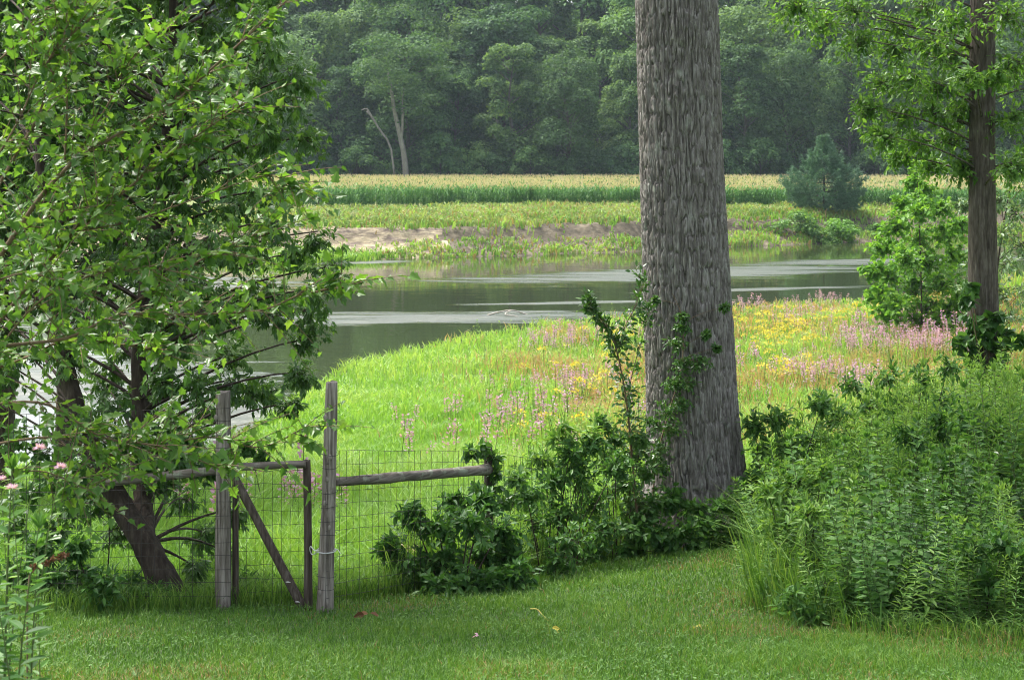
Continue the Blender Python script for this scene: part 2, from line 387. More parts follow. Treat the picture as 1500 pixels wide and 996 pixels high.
# ------------------------------------------------------------------ grass (stuff)
def blades(acc, x, d, h, w, lean, rnd, mat=0, z=None, facing=None):
    n = len(x)
    if z is None: z = T(x, d)-.01
    B = np.stack([x, d, z], -1)
    a = rng.random(n)*2*math.pi
    S = np.stack([np.cos(a), np.sin(a)*.6, a*0], -1)
    la = rng.random(n)*2*math.pi; Ld = np.stack([np.cos(la), np.sin(la), la*0], -1)
    h = np.broadcast_to(h, (n,)); w = np.broadcast_to(w, (n,)); lean = np.broadcast_to(lean, (n,))
    up = np.array([0, 0, 1.])
    m1 = B+up*(h*.6)[:, None]+Ld*(h*lean*.3)[:, None]
    tip = B+up*(h*(1-.35*lean))[:, None]+Ld*(h*lean)[:, None]
    V = np.stack([B-S*(w/2)[:, None], B+S*(w/2)[:, None], m1+S*(w*.4)[:, None], m1-S*(w*.4)[:, None], tip], 1)
    b = (np.arange(n)*5)[:, None]
    st = acc.n
    acc.add(V.reshape(-1, 3), b+np.array([[0, 1, 2, 3]]), np.repeat(rnd, 5), mat)
    acc.more(b+np.array([[3, 2, 4]]), st, mat)

def build_lawn():
    a = Acc(); n = 205000
    d = 8.6*np.exp(rng.random(n)*math.log(21.5/8.6)); x = px2x(-120+rng.random(n)*1750, d)
    k = (d < lawn_edge(x)+.25*rng.random(n)) & ~((x > .146*d+.1*rng.normal(size=n)) & (d > thicket_front(x)+.12*rng.normal(size=n)))
    x, d = x[k], d[k]; n = len(x)
    patch = noise(x*1.1, d*1.1, 2.)*.5+noise(x*3.3, d*3.3, 5.)*.3
    h = (.06+.06*rng.random(n))*(1+.5*patch)
    tall = rng.random(n) < .02; h[tall] *= 1.7
    rnd = np.clip(.42+.3*patch+.22*rng.normal(size=n), 0, 1)
    dry = rng.random(n) < np.clip(.02+.25*sstep(.2, .6, noise(x*.9+7, d*.9, 1.))+.5*sstep(11.8, 10.4, d)*sstep(-.5, -3.5, x)+.3*np.exp(-((x-2.0)/.5)**2-((d-14.5)/1.5)**2), 0, .8)
    w = np.maximum(.0066, d*.0005)*(.8+.5*rng.random(n))
    for msk, mt in ((~dry, 0), (dry, 1)):
        blades(a, x[msk], d[msk], h[msk]*(1 if mt == 0 else .75), w[msk], .25+.6*rng.random(msk.sum()), rnd[msk], mt)
    # clover and other low broad leaves in the turf
    m = 16000; dd = 8.8*np.exp(rng.random(m)*math.log(20/8.8)); xx = px2x(-100+rng.random(m)*1700, dd)
    s_ = (dd < lawn_edge(xx)) & ~in_thicket(xx, dd) & (noise(xx*1.6, dd*1.6, 21.) > .15); xx, dd = xx[s_], dd[s_]; m = len(xx)
    add_leaves(a, np.stack([xx, dd, T(xx, dd)+.04+.04*rng.random(m)], -1), rdir(m)*np.array([1, 1, .3]), np.array([0, -.3, 1.])+.3*rng.normal(size=(m, 3)), .018+.018*rng.random(m), .015, 'oval', .1+.4*rng.random(m))
    # longer fringe along the unmown edge
    m = 9000; xx = -8+rng.random(m)*10.6; dd = lawn_edge(xx)+.05+np.abs(rng.normal(size=m))*.35
    blades(a, xx, dd, .12+.25*rng.random(m), .008, .3+.5*rng.random(m), rng.random(m))
    link('lawn_grass', a.mesh('lawn_grass', [M['grass'], M['drygrass']]), label='mown green lawn grass sloping down to the gate', cat='grass', kind='stuff')
build_lawn()

def build_meadow():
    a = Acc(); n = 235000
    d = 15.4*np.exp(rng.random(n)*math.log(118/15.4)); x = px2x(-150+rng.random(n)*1800, d)
    k = (d > lawn_edge(x)+.25) & ~(in_thicket(x, d) & (d < 25)) & (d < shore(x)-.3+.5*rng.random(n))
    x, d = x[k], d[k]; n = len(x)
    big = noise(x*.16, d*.10, 1.); sm = noise(x*.8, d*.55, 4.)
    near = 1-sstep(24, 36, d)
    px = x/d*F+CX
    herb = sstep(560, 900, px+90*noise(x*.3, d*.2, 6.)) * sstep(26, 40, d)      # rough, flowery part of the meadow
    h = (.34+.3*rng.random(n))*(1+.4*big+.55*sm)*(1-.3*sstep(70, 100, d))
    h = h*(1+.35*near)*(1-.55*(1-sstep(16, 20, d))*(x < -1.2))+.15*herb
    w = np.maximum(.014, d*.00072)*(.7+.6*rng.random(n))
    rnd = np.clip(  .5+.26*big+.34*sm+.17*rng.normal(size=n)-.08*near+.1*herb, 0, 1)
    pr = np.clip(.14*herb+.8*sstep(.1, .5, noise(x*.35, d*.12, 11.))*herb, 0, .6)*sstep(28, 40, d)
    mt = np.where(rng.random(n) < pr, 1, 0)
    dg = rng.random(n) < .15*herb
    mt[dg] = 2
    for k in range(3):
        s = mt == k; blades(a, x[s], d[s], h[s]*(1+.15*(k == 1)), w[s], .2+.7*rng.random(s.sum()), rnd[s], k)
    link('meadow_grass', a.mesh('meadow_grass', [M['meadow'], M['redgrass'], M['banktop']]), label='bright yellow-green meadow grass between the fence and the river', cat='grass', kind='stuff')
build_meadow()

def build_bank_grass():
    a = Acc(); n = 105000
    x = -60+rng.random(n)*150; e = -.3+rng.random(n)**1.3*44
    d = fshore(x)+e
    cut = np.clip(.72+.55*noise(x*.05, 8.1), 0, 1)
    bare = sstep(4.3, 5.0, e)*(1-sstep(5.9, 6.6, e))*np.clip(cut*1.4, 0, .97)*sstep(-.6, -.1, noise(x*.13, 2.7))
    bare = np.maximum(bare, sstep(-9, -14, x)*(1-sstep(6, 7, e))*sstep(1.5, 2.5, e)*(x > -40)*.97)
    bare = np.maximum(bare, (1-sstep(.1, .4, e))*.5)
    keep = (rng.random(n) > bare) & (d < 202) & (rng.random(n) < .55+.45*noise(x*.5, e*.5, 3.)+.3*sstep(7, 9, e))
    x, d, e = x[keep], d[keep], e[keep]; n = len(x)
    tuft = noise(x*.45, d*.45, 7.)
    h = (.4+.6*rng.random(n))*(1+.6*tuft)*np.where((e > 2.5) & (e < 5), .6, 1); w = .13+.09*rng.random(n)
    rnd = np.clip(.5+.35*noise(x*.25, d*.3, 2.)+.25*rng.normal(size=n), 0, 1)
    lower = e < 7
    mt = np.where(lower, np.where(rng.random(n) < .35, 1, 0), np.where(rng.random(n) < .8, 1, 0))
    mt[(rng.random(n) < .12)] = 2
    for k in range(3):
        s = mt == k; blades(a, x[s], d[s], h[s], w[s], .3+.6*rng.random(s.sum()), rnd[s], k)
    # grassy spit at the water's edge
    m = 3500; xx = px2x(500, 152)+rng.normal(size=m)*2.2-2; dd = fshore(xx)+rng.normal(size=m)*1.0-.2
    blades(a, xx, dd, .5+.6*rng.random(m), .12, .6, rng.random(m), 0, z=np.maximum(T(xx, dd), 0))
    link('bank_grass', a.mesh('bank_grass', [M['meadow'], M['banktop'], M['drygrass']]), label='rough yellowish grass on the far eroded river bank below the corn', cat='grass', kind='stuff')
build_bank_grass()

# ------------------------------------------------------------------ corn
def corn_mesh(seed, name):
    r = np.random.default_rng(seed); a = Acc(); H = 2.3
    tubes(a, [[[0, 0, 0], [.02, 0, H*.5], [0, 0, H]]], [[.03, .025, .015]], 3, .3, 0)
    n = 11; z = np.linspace(.25, H*.92, n); an = r.random()*6+np.arange(n)*math.pi+r.normal(size=n)*.5
    out = np.stack([np.cos(an), np.sin(an), an*0], -1)
    P = np.stack([z*0, z*0, z], -1)
    for i in range(n):
        p0 = P[i]; L = .75+.25*r.random(); up = np.array([0, 0, 1.])
        p1 = p0+out[i]*L*.35+up*L*.45; p2 = p0+out[i]*L*.85+up*L*.05
        s = np.cross(out[i], up)*.055
        V = [p0-s*.6, p0+s*.6, p1+s, p1-s, p2]
        st = a.n; rr = r.random(); a.add(V, [[0, 1, 2, 3]], rr); a.more([[3, 2, 4]], st)
    k = 7; an = r.random(k)*6.28; dirs = np.stack([np.cos(an)*.45, np.sin(an)*.45, np.ones(k)], -1)
    add_leaves(a, np.tile([[0, 0, H]], (k, 1)), dirs, rdir(k), .38, .05, 'kite', r.random(k), mat=1)
    return a.mesh(name, [M['corn'], M['tassel']])
corn = [corn_mesh(40+i, 'corn_stalk') for i in range(5)]
def corn_front(x): return 200+.02*x+.5*noise(x*.1, 3.)
CN = 0
for i in range(300):
    px = 392+(i+.5)*(1418-392)/300+random.uniform(-1, 1); d = 200.0
    x = px2x(px, d); d = float(corn_front(x))+random.uniform(-.25, .25)
    o = link('corn_stalk', corn[i % 5], loc=(x, d, float(T(x, d))), label='tasselled green corn stalk, front row, '+('left of the oak trunk' if px < 945 else 'behind the oak trunk' if px < 1065 else 'between the oak trunk and the pine' if px < 1205 else 'to the right of the pine'), cat='corn', group='front row of the corn field')
    o.rotation_euler.z = random.uniform(0, 6.28); s = random.uniform(.92, 1.2); o.scale = (s, s, s)
def build_corn_rest():
    a = Acc()
    src = [(np.concatenate([np.array(v.co) for v in m.vertices]).reshape(-1, 3), m) for m in corn]
    tmpl = []
    for V, m in src:
        q = {}
        for p in m.polygons: q.setdefault((len(p.vertices), p.material_index), []).append(list(p.vertices))
        R = np.zeros(len(V)); m.attributes['rnd'].data.foreach_get('value', R); tmpl.append((V, R, q))
    n = 2600
    px = 300+rng.random(n)*1300; d = 200.4+rng.random(n)*5.5; x = px2x(px, d)
    z = T(x, d); an = rng.random(n)*6.28; s = .88+.22*rng.random(n)
    for v, (V, R, q) in enumerate(tmpl):
        I = np.arange(v, n, 5); c, sn = np.cos(an[I])[:, None], np.sin(an[I])[:, None]; sc_ = s[I][:, None]
        W = np.stack([(V[None, :, 0]*c-V[None, :, 1]*sn)*sc_+x[I][:, None], (V[None, :, 0]*sn+V[None, :, 1]*c)*sc_+d[I][:, None], V[None, :, 2]*sc_+z[I][:, None]], -1)
        st = a.n; a.add(W.reshape(-1, 3), np.zeros((0, 4), int), np.clip(np.tile(R, len(I)), 0, 1))
        b = (np.arange(len(I))*len(V))[:, None, None]
        for (nv, mi), fs in q.items(): a.more((b+np.array(fs)[None]).reshape(-1, nv), st, mi)
    # rows further back: only leaf tops and tassels rise above the rows in front
    n = 25000
    px = 200+rng.random(n)*1450; d = 204+(rng.random(n)**.8)*94; x = px2x(px, d); z = T(x, d)
    P = np.stack([x, d, z+2.05+.25*rng.random(n)+.12*noise(x*.2, d*.2)], -1)
    D = rdir(n)*.5+np.array([0, 0, 1]); add_leaves(a, P, D, rdir(n), .42, .13, 'kite', mat=1)
    m = 16000; j = rng.integers(0, n, m); D = rdir(m)+np.array([0, 0, .35])
    add_leaves(a, P[j]-np.array([0, 0, .25]), D, rdir(m), .6, .12, 'kite', mat=0)
    link('corn_field', a.mesh('corn_field', [M['corn'], M['tassel']]), label='wide corn field with pale tassels below the far wood', cat='corn field', kind='stuff')
build_corn_rest()

# ------------------------------------------------------------------ trees built from clumps
def clump_crown(acc, C, Rc, n_per, L, ratio, shape='kite', up=.45, flat=.75, shell=.55, mat=0, r=None, jit=.36):
    """leaf faces spread through clumps: centres C (m,3), radii Rc (m)"""
    r = r or rng
    m = len(C); n = m*n_per
    ci = np.repeat(np.arange(m), n_per)
    dr = nrm(r.normal(size=(n, 3))); dr[:, 2] = np.where(dr[:, 2] < -.35, -dr[:, 2], dr[:, 2])
    rad = (shell+(1-shell)*r.random(n)**.6)*(1+.12*r.normal(size=n))
    P = C[ci]+dr*(rad*Rc[ci])[:, None]*np.array([1, 1, flat])
    N = nrm(dr*.8+np.array([0, 0, up])+jit*r.normal(size=(n, 3)))
    D = nrm(np.cross(N, r.normal(size=(n, 3))))+dr*.2-np.array([0, 0, .15])
    tone = np.repeat(r.random(m), n_per)
    add_leaves(acc, P, D, N, L*(.7+.6*r.random(n)), L*ratio, shape, np.clip(.3*tone+.7*r.random(n), 0, 1), mat=mat)
def tree_variant(seed, H, R, base, nclump, rc, n_per, L, ratio, mat, bark, lean=0, taper=.5, name='tree', shell=.55):
    """a broadleaf tree of height H standing at the origin: returns (wood mesh, crown mesh)"""
    r = np.random.default_rng(seed)
    zc = base*H+(H*.97-base*H)*r.random(nclump)**.85
    t = (zc-base*H)/(H-base*H)
    prof = R*np.sqrt(np.clip(1-((t-.38)/.66)**2, 0.02, 1))
    an = r.random(nclump)*2*math.pi
    lob = 1+.28*np.sin(an*2+seed)+.2*np.sin(an*3+zc*.35+seed*2)
    rr = prof*lob*(.45+.55*np.sqrt(r.random(nclump)))
    C = np.stack([np.cos(an)*rr, np.sin(an)*rr, zc], -1)
    Rc = rc*(.65+.7*r.random(nclump))
    ac = Acc(); clump_crown(ac, C, Rc, n_per, L, ratio, mat=0, r=r, shell=shell)
    aw = Acc()
    k = 9; z = np.linspace(-.3, H*.9, k)
    tr = np.stack([lean*z+.02*H*np.sin(z*.3+seed), .02*H*np.cos(z*.25+seed)-.02*H, z], -1)
    tubes(aw, tr, np.linspace(H*.017, H*.003, k)*(1+.5*np.exp(-z/1.0)), 8)
    j = np.arange(0, nclump, 2)
    zs = np.clip(zc[j]-rr[j]*.7, .12*H, H*.85)
    p0 = np.stack([np.interp(zs, z, tr[:, 0]), np.interp(zs, z, tr[:, 1]), zs], -1)
    p1 = p0*.5+C[j]*.5+np.array([0, 0, .3]); tubes(aw, bez(p0, p1, C[j], 4), np.linspace(H*.0045, H*.0012, 4)[None]*np.ones((len(j), 1)), 4)
    return aw.mesh(name+'_wood', [bark]), ac.mesh(name+'_crown', [mat])
def place_tree(name, wood, crown, x, d, label, cat='tree', group=None, s=1, rz=0, sxy=1, z=None):
    t = link(name, None, loc=(x, d, float(T(x, d)) if z is None else z), label=label, cat=cat, group=group)
    t.rotation_euler.z = rz; t.scale = (s*sxy, s*sxy, s)
    link('trunk', wood, t); link('crown', crown, t, kind='stuff')
    return t

far = [tree_variant(100+i, 30, [7.5, 6.5, 8.5, 6, 7.2, 8][i], [.06, .04, .12, .03, .1, .05][i], [70, 62, 74, 60, 66, 66][i], [2.5, 2.2, 2.7, 2.0, 2.3, 2.9][i], 190, .72, .62, M['far'][i % 2], M['farbark'], name='far_tree', shell=.75) for i in range(6)]
ORD = ['first', 'second', 'third', 'fourth', 'fifth', 'sixth', 'seventh', 'eighth', 'ninth', 'tenth', 'eleventh', 'twelfth', 'thirteenth', 'fourteenth', 'fifteenth', 'sixteenth']
def far_row(d0, spacing, pxa, pxb, hs, rowname, seed):
    r = random.Random(seed); pxs = []; p = pxa
    while p < pxb: pxs.append(p); p += spacing*(.8+.4*r.random())
    L = [p for p in pxs if p < 1000][::-1]; Rr = [p for p in pxs if p >= 1000]
    for side, lst in (('left', L), ('right', Rr)):
        for i, p in enumerate(lst):
            d = d0+r.uniform(-5, 6); v = r.randrange(6); s = hs*r.uniform(.84, 1.14)/30
            kind = ['rounded dark green', 'narrow paler green', 'broad dark green', 'slim pale green', 'bushy dark green', 'wide paler green'][v]
            place_tree('woodland_tree', far[v][0], far[v][1], px2x(p, d), d, f'{kind} tree, far wood {rowname}, {ORD[i]} {side} of oak trunk', group='trees of the far wood', s=s, rz=r.uniform(0, 6.28), sxy=r.uniform(.85, 1.1))
far_row(308, 84, 330, 1560, 25, 'front row', 1)
far_row(324, 70, 300, 1580, 34, 'middle row', 2)
far_row(352, 70, 250, 1640, 47, 'back row', 3)
far_row(392, 66, 250, 1640, 42, 'hill row', 4)
bush = [tree_variant(130+i, 6.5, 3.2, .02, 34, 1.2, 90, .5, .6, M['far'][0], M['farbark'], name='wood_edge_bush') for i in range(2)]
pb = 340; kb = 0
rb = random.Random(5); pxs = []
while pb < 1560: pxs.append(pb); pb += rb.uniform(30, 50)
Lb = [p for p in pxs if p < 1000][::-1]; Rb = [p for p in pxs if p >= 1000]
for side, lst in (('left', Lb), ('right', Rb)):
    for i, p in enumerate(lst):
        d = 300+rb.uniform(-1, 2); s = rb.uniform(.75, 1.35)
        lab = (f'low dark bush edging the far wood, {ORD[i]} {side} of the oak trunk' if i < 16 else f'low dark bush at the foot of the far wood near its {side} end')
        place_tree('woodland_bush', *bush[i % 2], px2x(p, d), d, lab, cat='bush', group='bushes along the wood edge', s=s, rz=rb.uniform(0, 6.28))

def pale_snag():
    t = link('pale_forked_tree', None, loc=(px2x(592, 299), 299, float(T(px2x(592, 299), 299))), label='tree with pale bare forked trunk at the front of the far wood', cat='tree')
    o = np.array(t.location); a = Acc()
    pts = [Wp(595, 262, 299), Wp(592, 228, 299), Wp(584, 190, 299), Wp(577, 158, 299), Wp(573, 130, 299), Wp(568, 105, 299)]
    tubes(a, smooth_path(pts, 14)-o, np.linspace(.6, .2, 14)[None], 7)
    pts = [Wp(588, 205, 299), Wp(590, 175, 299), Wp(589, 150, 299.5), Wp(592, 130, 300)]
    tubes(a, smooth_path(pts, 9)-o, np.linspace(.3, .15, 9)[None], 6)
    link('trunk', a.mesh('trunk', [M['palebark']]), t)
    a = Acc(); cs = np.array([Wp(px, py, 296.5+rng.normal()) for px, py in [(575, 128), (600, 140), (550, 140), (565, 105), (585, 112), (615, 165), (555, 60), (580, 90), (610, 80), (545, 100), (600, 120), (560, 30), (620, 45), (590, 20), (640, 110), (555, 130), (630, 150), (650, 70)]])-o
    clump_crown(a, cs, 2.2+rng.random(len(cs)), 170, .55, .6)
    link('crown', a.mesh('crown', [M['far'][1]]), t, kind='stuff')
    t = link('dead_leaning_tree', None, loc=Wp(578, 258, 298), label='thin pale dead trunk leaning at the front of the far wood', cat='dead tree')
    o = np.array(t.location); a = Acc()
    tubes(a, smooth_path([Wp(578, 262, 298), Wp(572, 215, 298), Wp(556, 190, 298), Wp(545, 172, 298), Wp(537, 163, 298)], 10)-o, np.linspace(.2, .22, 10)[None], 6, cap=True)
    link('trunk', a.mesh('trunk', [M['palebark']]), t)
    a = Acc(); tubes(a, smooth_path([Wp(545, 172, 298), Wp(538, 160, 298), Wp(529, 162, 298)], 5)-o, np.linspace(.16, .06, 5)[None], 5)
    link('branch', a.mesh('branch', [M['palebark']]), t)
pale_snag()

def build_pine():
    d = 188.0; x = px2x(1207, d); t = link('pine_tree', None, loc=(x, d, float(T(x, d))), label='bushy blue-green pine standing before the corn above the bank', cat='tree')
    H = 9.2; a = Acc(); tubes(a, [[[0, 0, -.2], [0, 0, H*.5], [0, 0, H]]], [[.2, .12, .02]], 7); link('trunk', a.mesh('trunk', [M['farbark']]), t)
    ab, an_ = Acc(), Acc(); P, D = [], []
    zz = np.concatenate([np.linspace(.5, H*.93, 17)])
    for i, z in enumerate(zz):
        f = z/H; R = 4.6*np.interp(f, [0, .12, .3, .5, .75, 1], [.70, .95, .98, .62, .25, .03]); nb = 11 if f < .7 else 7
        for k in range(nb):
            az = k/nb*6.283+i*1.3+rng.normal()*.15; L = R*(.6+.6*rng.random())
            o = np.array([math.cos(az), math.sin(az), 0]); p0 = np.array([0, 0, z]); p2 = p0+o*L+np.array([0, 0, L*(.10+.45*f)]); p1 = p0+o*L*.6-np.array([0, 0, .02*L])
            B = bez(p0[None], p1[None], p2[None], 6); tubes(ab, B, np.linspace(.045, .012, 6)[None], 3)
            m = int(14+34*L/4); u = np.sqrt(rng.random(m))*.8+.2
            Q = np.stack([np.interp(u, np.linspace(0, 1, 6), B[0][:, c]) for c in range(3)], -1)
            sd = np.cross(o, [0, 0, 1]); off = rng.normal(size=m)[:, None]*sd*.32*L*(1.05-u)[:, None]+np.array([0, 0, .14])*rng.normal(size=m)[:, None]
            P.append(Q+off); D.append(np.tile(o, (m, 1))+off*.5+np.array([0, 0, .35]))
    P = np.concatenate(P); D = nrm(np.concatenate(D)); k = 5
    P = np.repeat(P, k, 0); D = nrm(np.repeat(D, k, 0)+.55*rng.normal(size=(len(P), 3)))
    add_leaves(an_, P, D, rdir(len(P)), .45, .07, 'kite')
    link('branches', ab.mesh('branches', [M['farbark']]), t); link('needles', an_.mesh('needles', [M['pine']]), t, kind='stuff')
build_pine()
bb = [tree_variant(150+i, 2.9, 1.9, .02, 26, .75, 90, .34, .65, M['sycamore' if i == 0 else 'thicket'], M['farbark'], name='bank_bush') for i in range(2)]
for p, d, v, s, lab in [(1168, 177, 1, 1.05, 'round green bush hanging over the far bank below the pine'), (1232, 178, 0, 1.0, 'green bush on the far bank beneath the right side of the pine'),
                        (1205, 176.5, 1, .7, 'small bush between the two round bushes below the pine'), (1285, 183, 1, .7, 'small bush on the far bank beyond the pine')]:
    place_tree('bank_bush', *bb[v], px2x(p, d), d, lab, cat='bush', s=s, rz=p, z=float(T(px2x(p, d), d))-.9)

# general twig + leaf foliage around clump centres
def twiggy(aw, al, C, Rc, n_tw, n_lf, L, ratio, shape, droop=.25, flat=.8, compound=0, hang=.4, twr=.004, rnd_lo=0, rnd_hi=1, fold=.18, src=None, lk_objs=None, mat=0):
    m = len(C); n = m*n_tw; ci = np.repeat(np.arange(m), n_tw)
    c = C[ci]; R = Rc[ci][:, None]
    dr = rdir(n); dr[:, 2] *= flat
    p2 = c+dr*R*(.35+.75*rng.random(n)[:, None]**.7)
    p2[:, 2] -= droop*Rc[ci]*rng.random(n)
    p0 = c+rdir(n)*R*.18 if src is None else c+.25*R*nrm(src[ci]-c)+rdir(n)*R*.12
    p1 = .5*(p0+p2)+np.array([0, 0, .22])*R
    k = 5; B = bez(p0, p1, p2, k)
    tubes(aw, B, np.linspace(twr, twr*.4, k)[None]*np.ones((n, 1)), 3)
    t = .15+.85*(np.arange(n_lf)[None]+rng.random((n, n_lf)))/n_lf
    q = t*(k-1); i = np.clip(q.astype(int), 0, k-2); f = (q-i)[..., None]; ar = np.arange(n)[:, None]
    P = (B[ar, i]*(1-f)+B[ar, i+1]*f).reshape(-1, 3); tg = nrm((B[ar, i+1]-B[ar, i])).reshape(-1, 3)
    N_ = len(P)
    D = nrm(tg*.5+rdir(N_)*.9+np.array([0, 0, -hang])*rng.random(N_)[:, None])
    N = nrm(np.array([0, 0, 1.])+.5*rng.normal(size=(N_, 3)))
    rv = rnd_lo+(rnd_hi-rnd_lo)*rng.random(N_)
    if compound:
        Ds, S, U = leaf_frames(D, N); Lr = L*compound_len
        Ps, Dd, Nn, rr = [], [], [], []
        spots = [(.45, 1), (.45, -1), (.8, 1), (.8, -1), (1., 0)][:compound] if compound >= 5 else [(.6, 1), (.6, -1), (1., 0)]
        for (u, s) in spots:
            Ps.append(P+Ds*(Lr*u)); Dd.append(nrm(Ds*(.65 if s else 1)+S*(.75*s)+np.array([0, 0, -hang*.5])+.12*rng.normal(size=(N_, 3)))); Nn.append(N); rr.append(rv)
        P, D, N, rv = np.concatenate(Ps), np.concatenate(Dd), np.concatenate(Nn), np.concatenate(rr)
    N_ = len(P); LL = L*(.65+.6*rng.random(N_))
    add_leaves(al, P, D, N, LL, LL*ratio, shape, np.clip(rv+.08*rng.normal(size=N_), 0, 1), fold, mat=mat)
compound_len = 1.1
def limb(aw, p0, C, r0, r1, k=7, sag=.12, sides=5):
    p0 = np.asarray(p0, float); C = np.asarray(C, float)
    mid = .5*(p0+C); ln = np.linalg.norm(C-p0, axis=-1, keepdims=True); mid[..., 2:3] += sag*ln
    tubes(aw, bez(p0, mid, C, k), np.linspace(r0, r1, k)[None]*np.ones((len(p0), 1)), sides)
def nearest_on(path, C, drop=.5):
    path = np.asarray(path); out = []
    for c in C:
        h = np.linalg.norm(path[:, :2]-c[:2], axis=1); zt = c[2]-drop*h
        i = np.argmin(np.abs(path[:, 2]-zt)+.3*h); out.append(path[i])
    return np.array(out)

# ------------------------------------------------------------------ the oak
def trunk_relief(path_c, path_r, z0, z1, nz, na, cell, depth, seed=0., flare=0, lobes=5, knots=()):
    """bark trunk as a displaced grid: furrows and ridges are geometry; path as functions of z"""
    z = np.linspace(z0, z1, nz); th = np.arange(na)/na*2*math.pi
    Z, A = np.meshgrid(z, th, indexing='ij')
    c = path_c(z); R = path_r(z)[:, None]*(1+.02*noise(np.cos(A)*1.5+seed, np.sin(A)*1.5, Z*.5))
    if flare:
        R = R*(1+flare*np.exp(-(Z-z0)/.55)*(.55+.45*np.sin(A*lobes+seed)))
    x, y = np.cos(A), np.sin(A)
    rm = float(np.mean(path_r(z)))
    sw = .5*noise(x*2+seed, y*2, Z*1.6)+.25*noise(x*5+seed, y*5, Z*4)
    g = lambda s, v, k: noise(x*rm/(cell*s)+sw, y*rm/(cell*s)+sw, Z/(cell*s*v)+k)
    n1 = g(1, 7, seed); n2 = g(.55, 6, seed+31)
    h = sstep(0, .26, np.abs(n1))*.75+sstep(0, .3, np.abs(n2))*.3+.12*g(.5, 1.5, 77.)
    R = R+depth*(h-.75)
    for (ka, kz, kr, kh) in knots:
        da = (A-ka+math.pi) % (2*math.pi)-math.pi; q = np.hypot(da*rm, (Z-kz)*.8)/kr; R = R+kh*np.exp(-q*q*1.4)+.012*np.cos(q*9)*np.exp(-q*q)
    V = np.stack([c[:, 0][:, None]+x*R, c[:, 1][:, None]+y*R, Z], -1)
    i = np.arange(nz-1)[:, None]*na; j = np.arange(na)[None]; j2 = (j+1) % na
    f = np.stack([i+j, i+j2, i+na+j2, i+na+j], -1).reshape(-1, 4)
    a = Acc(); a.add(V.reshape(-1, 3), f, .5, 0, True); return a
def build_oak():
    d = 20.5; x0 = px2x(1020, d); z0 = float(T(x0, d))
    t = link('oak_tree', None, loc=(x0, d, z0), label='thick grey furrowed oak trunk rising at the far edge of the lawn', cat='tree')
    sc_ = F/d
    def ctr(z):
        py = HY-(z+z0-EYE)*sc_
        px = np.interp(py, [-900, 0, 200, 400, 600, 700, 830], [960, 991, 997, 1005.5, 1014, 1019.5, 1022])
        return np.stack([px2x(px, d)-x0, px*0, z], -1)
    def rad(z):
        py = HY-(z+z0-EYE)*sc_
        w = np.interp(py, [-900, -300, 0, 200, 400, 550, 640, 700, 760, 830], [88, 112, 118, 119, 125, 127, 133, 144, 168, 200])
        return w/2/sc_
    a = trunk_relief(ctr, rad, -.15, 8.2, 330, 430, .030, .055, 3., .08, knots=((-1.50, 6.45, .20, .05), (-1.75, 5.6, .14, .04), (-1.2, 4.6, .12, .03)))
    link('trunk', a.mesh('trunk', [M['oakbark']]), t)
    aw, al = Acc(), Acc()
    tp = ctr(np.linspace(8.0, 17, 12)); tubes(aw, tp, np.linspace(.45, .12, 12)[None], 10)
    n = 70; an = rng.random(n)*6.283; rr = 1.2+5.6*np.sqrt(rng.random(n)); zz = 10.2+7.5*rng.random(n)*(1-(rr/10)**2)
    C = np.stack([np.cos(an)*rr, np.sin(an)*rr, zz], -1); S = nearest_on(tp, C, .4); limb(aw, S, C, .09, .02, 6, .08)
    twiggy(aw, al, C, np.full(n, 1.15), 16, 7, .17, .55, 'oval', .3, compound=0, src=S)
    link('limbs', aw.mesh('limbs', [M['oakbark']]), t); link('crown', al.mesh('crown', [M['oakleaf']]), t, kind='stuff')
build_oak()

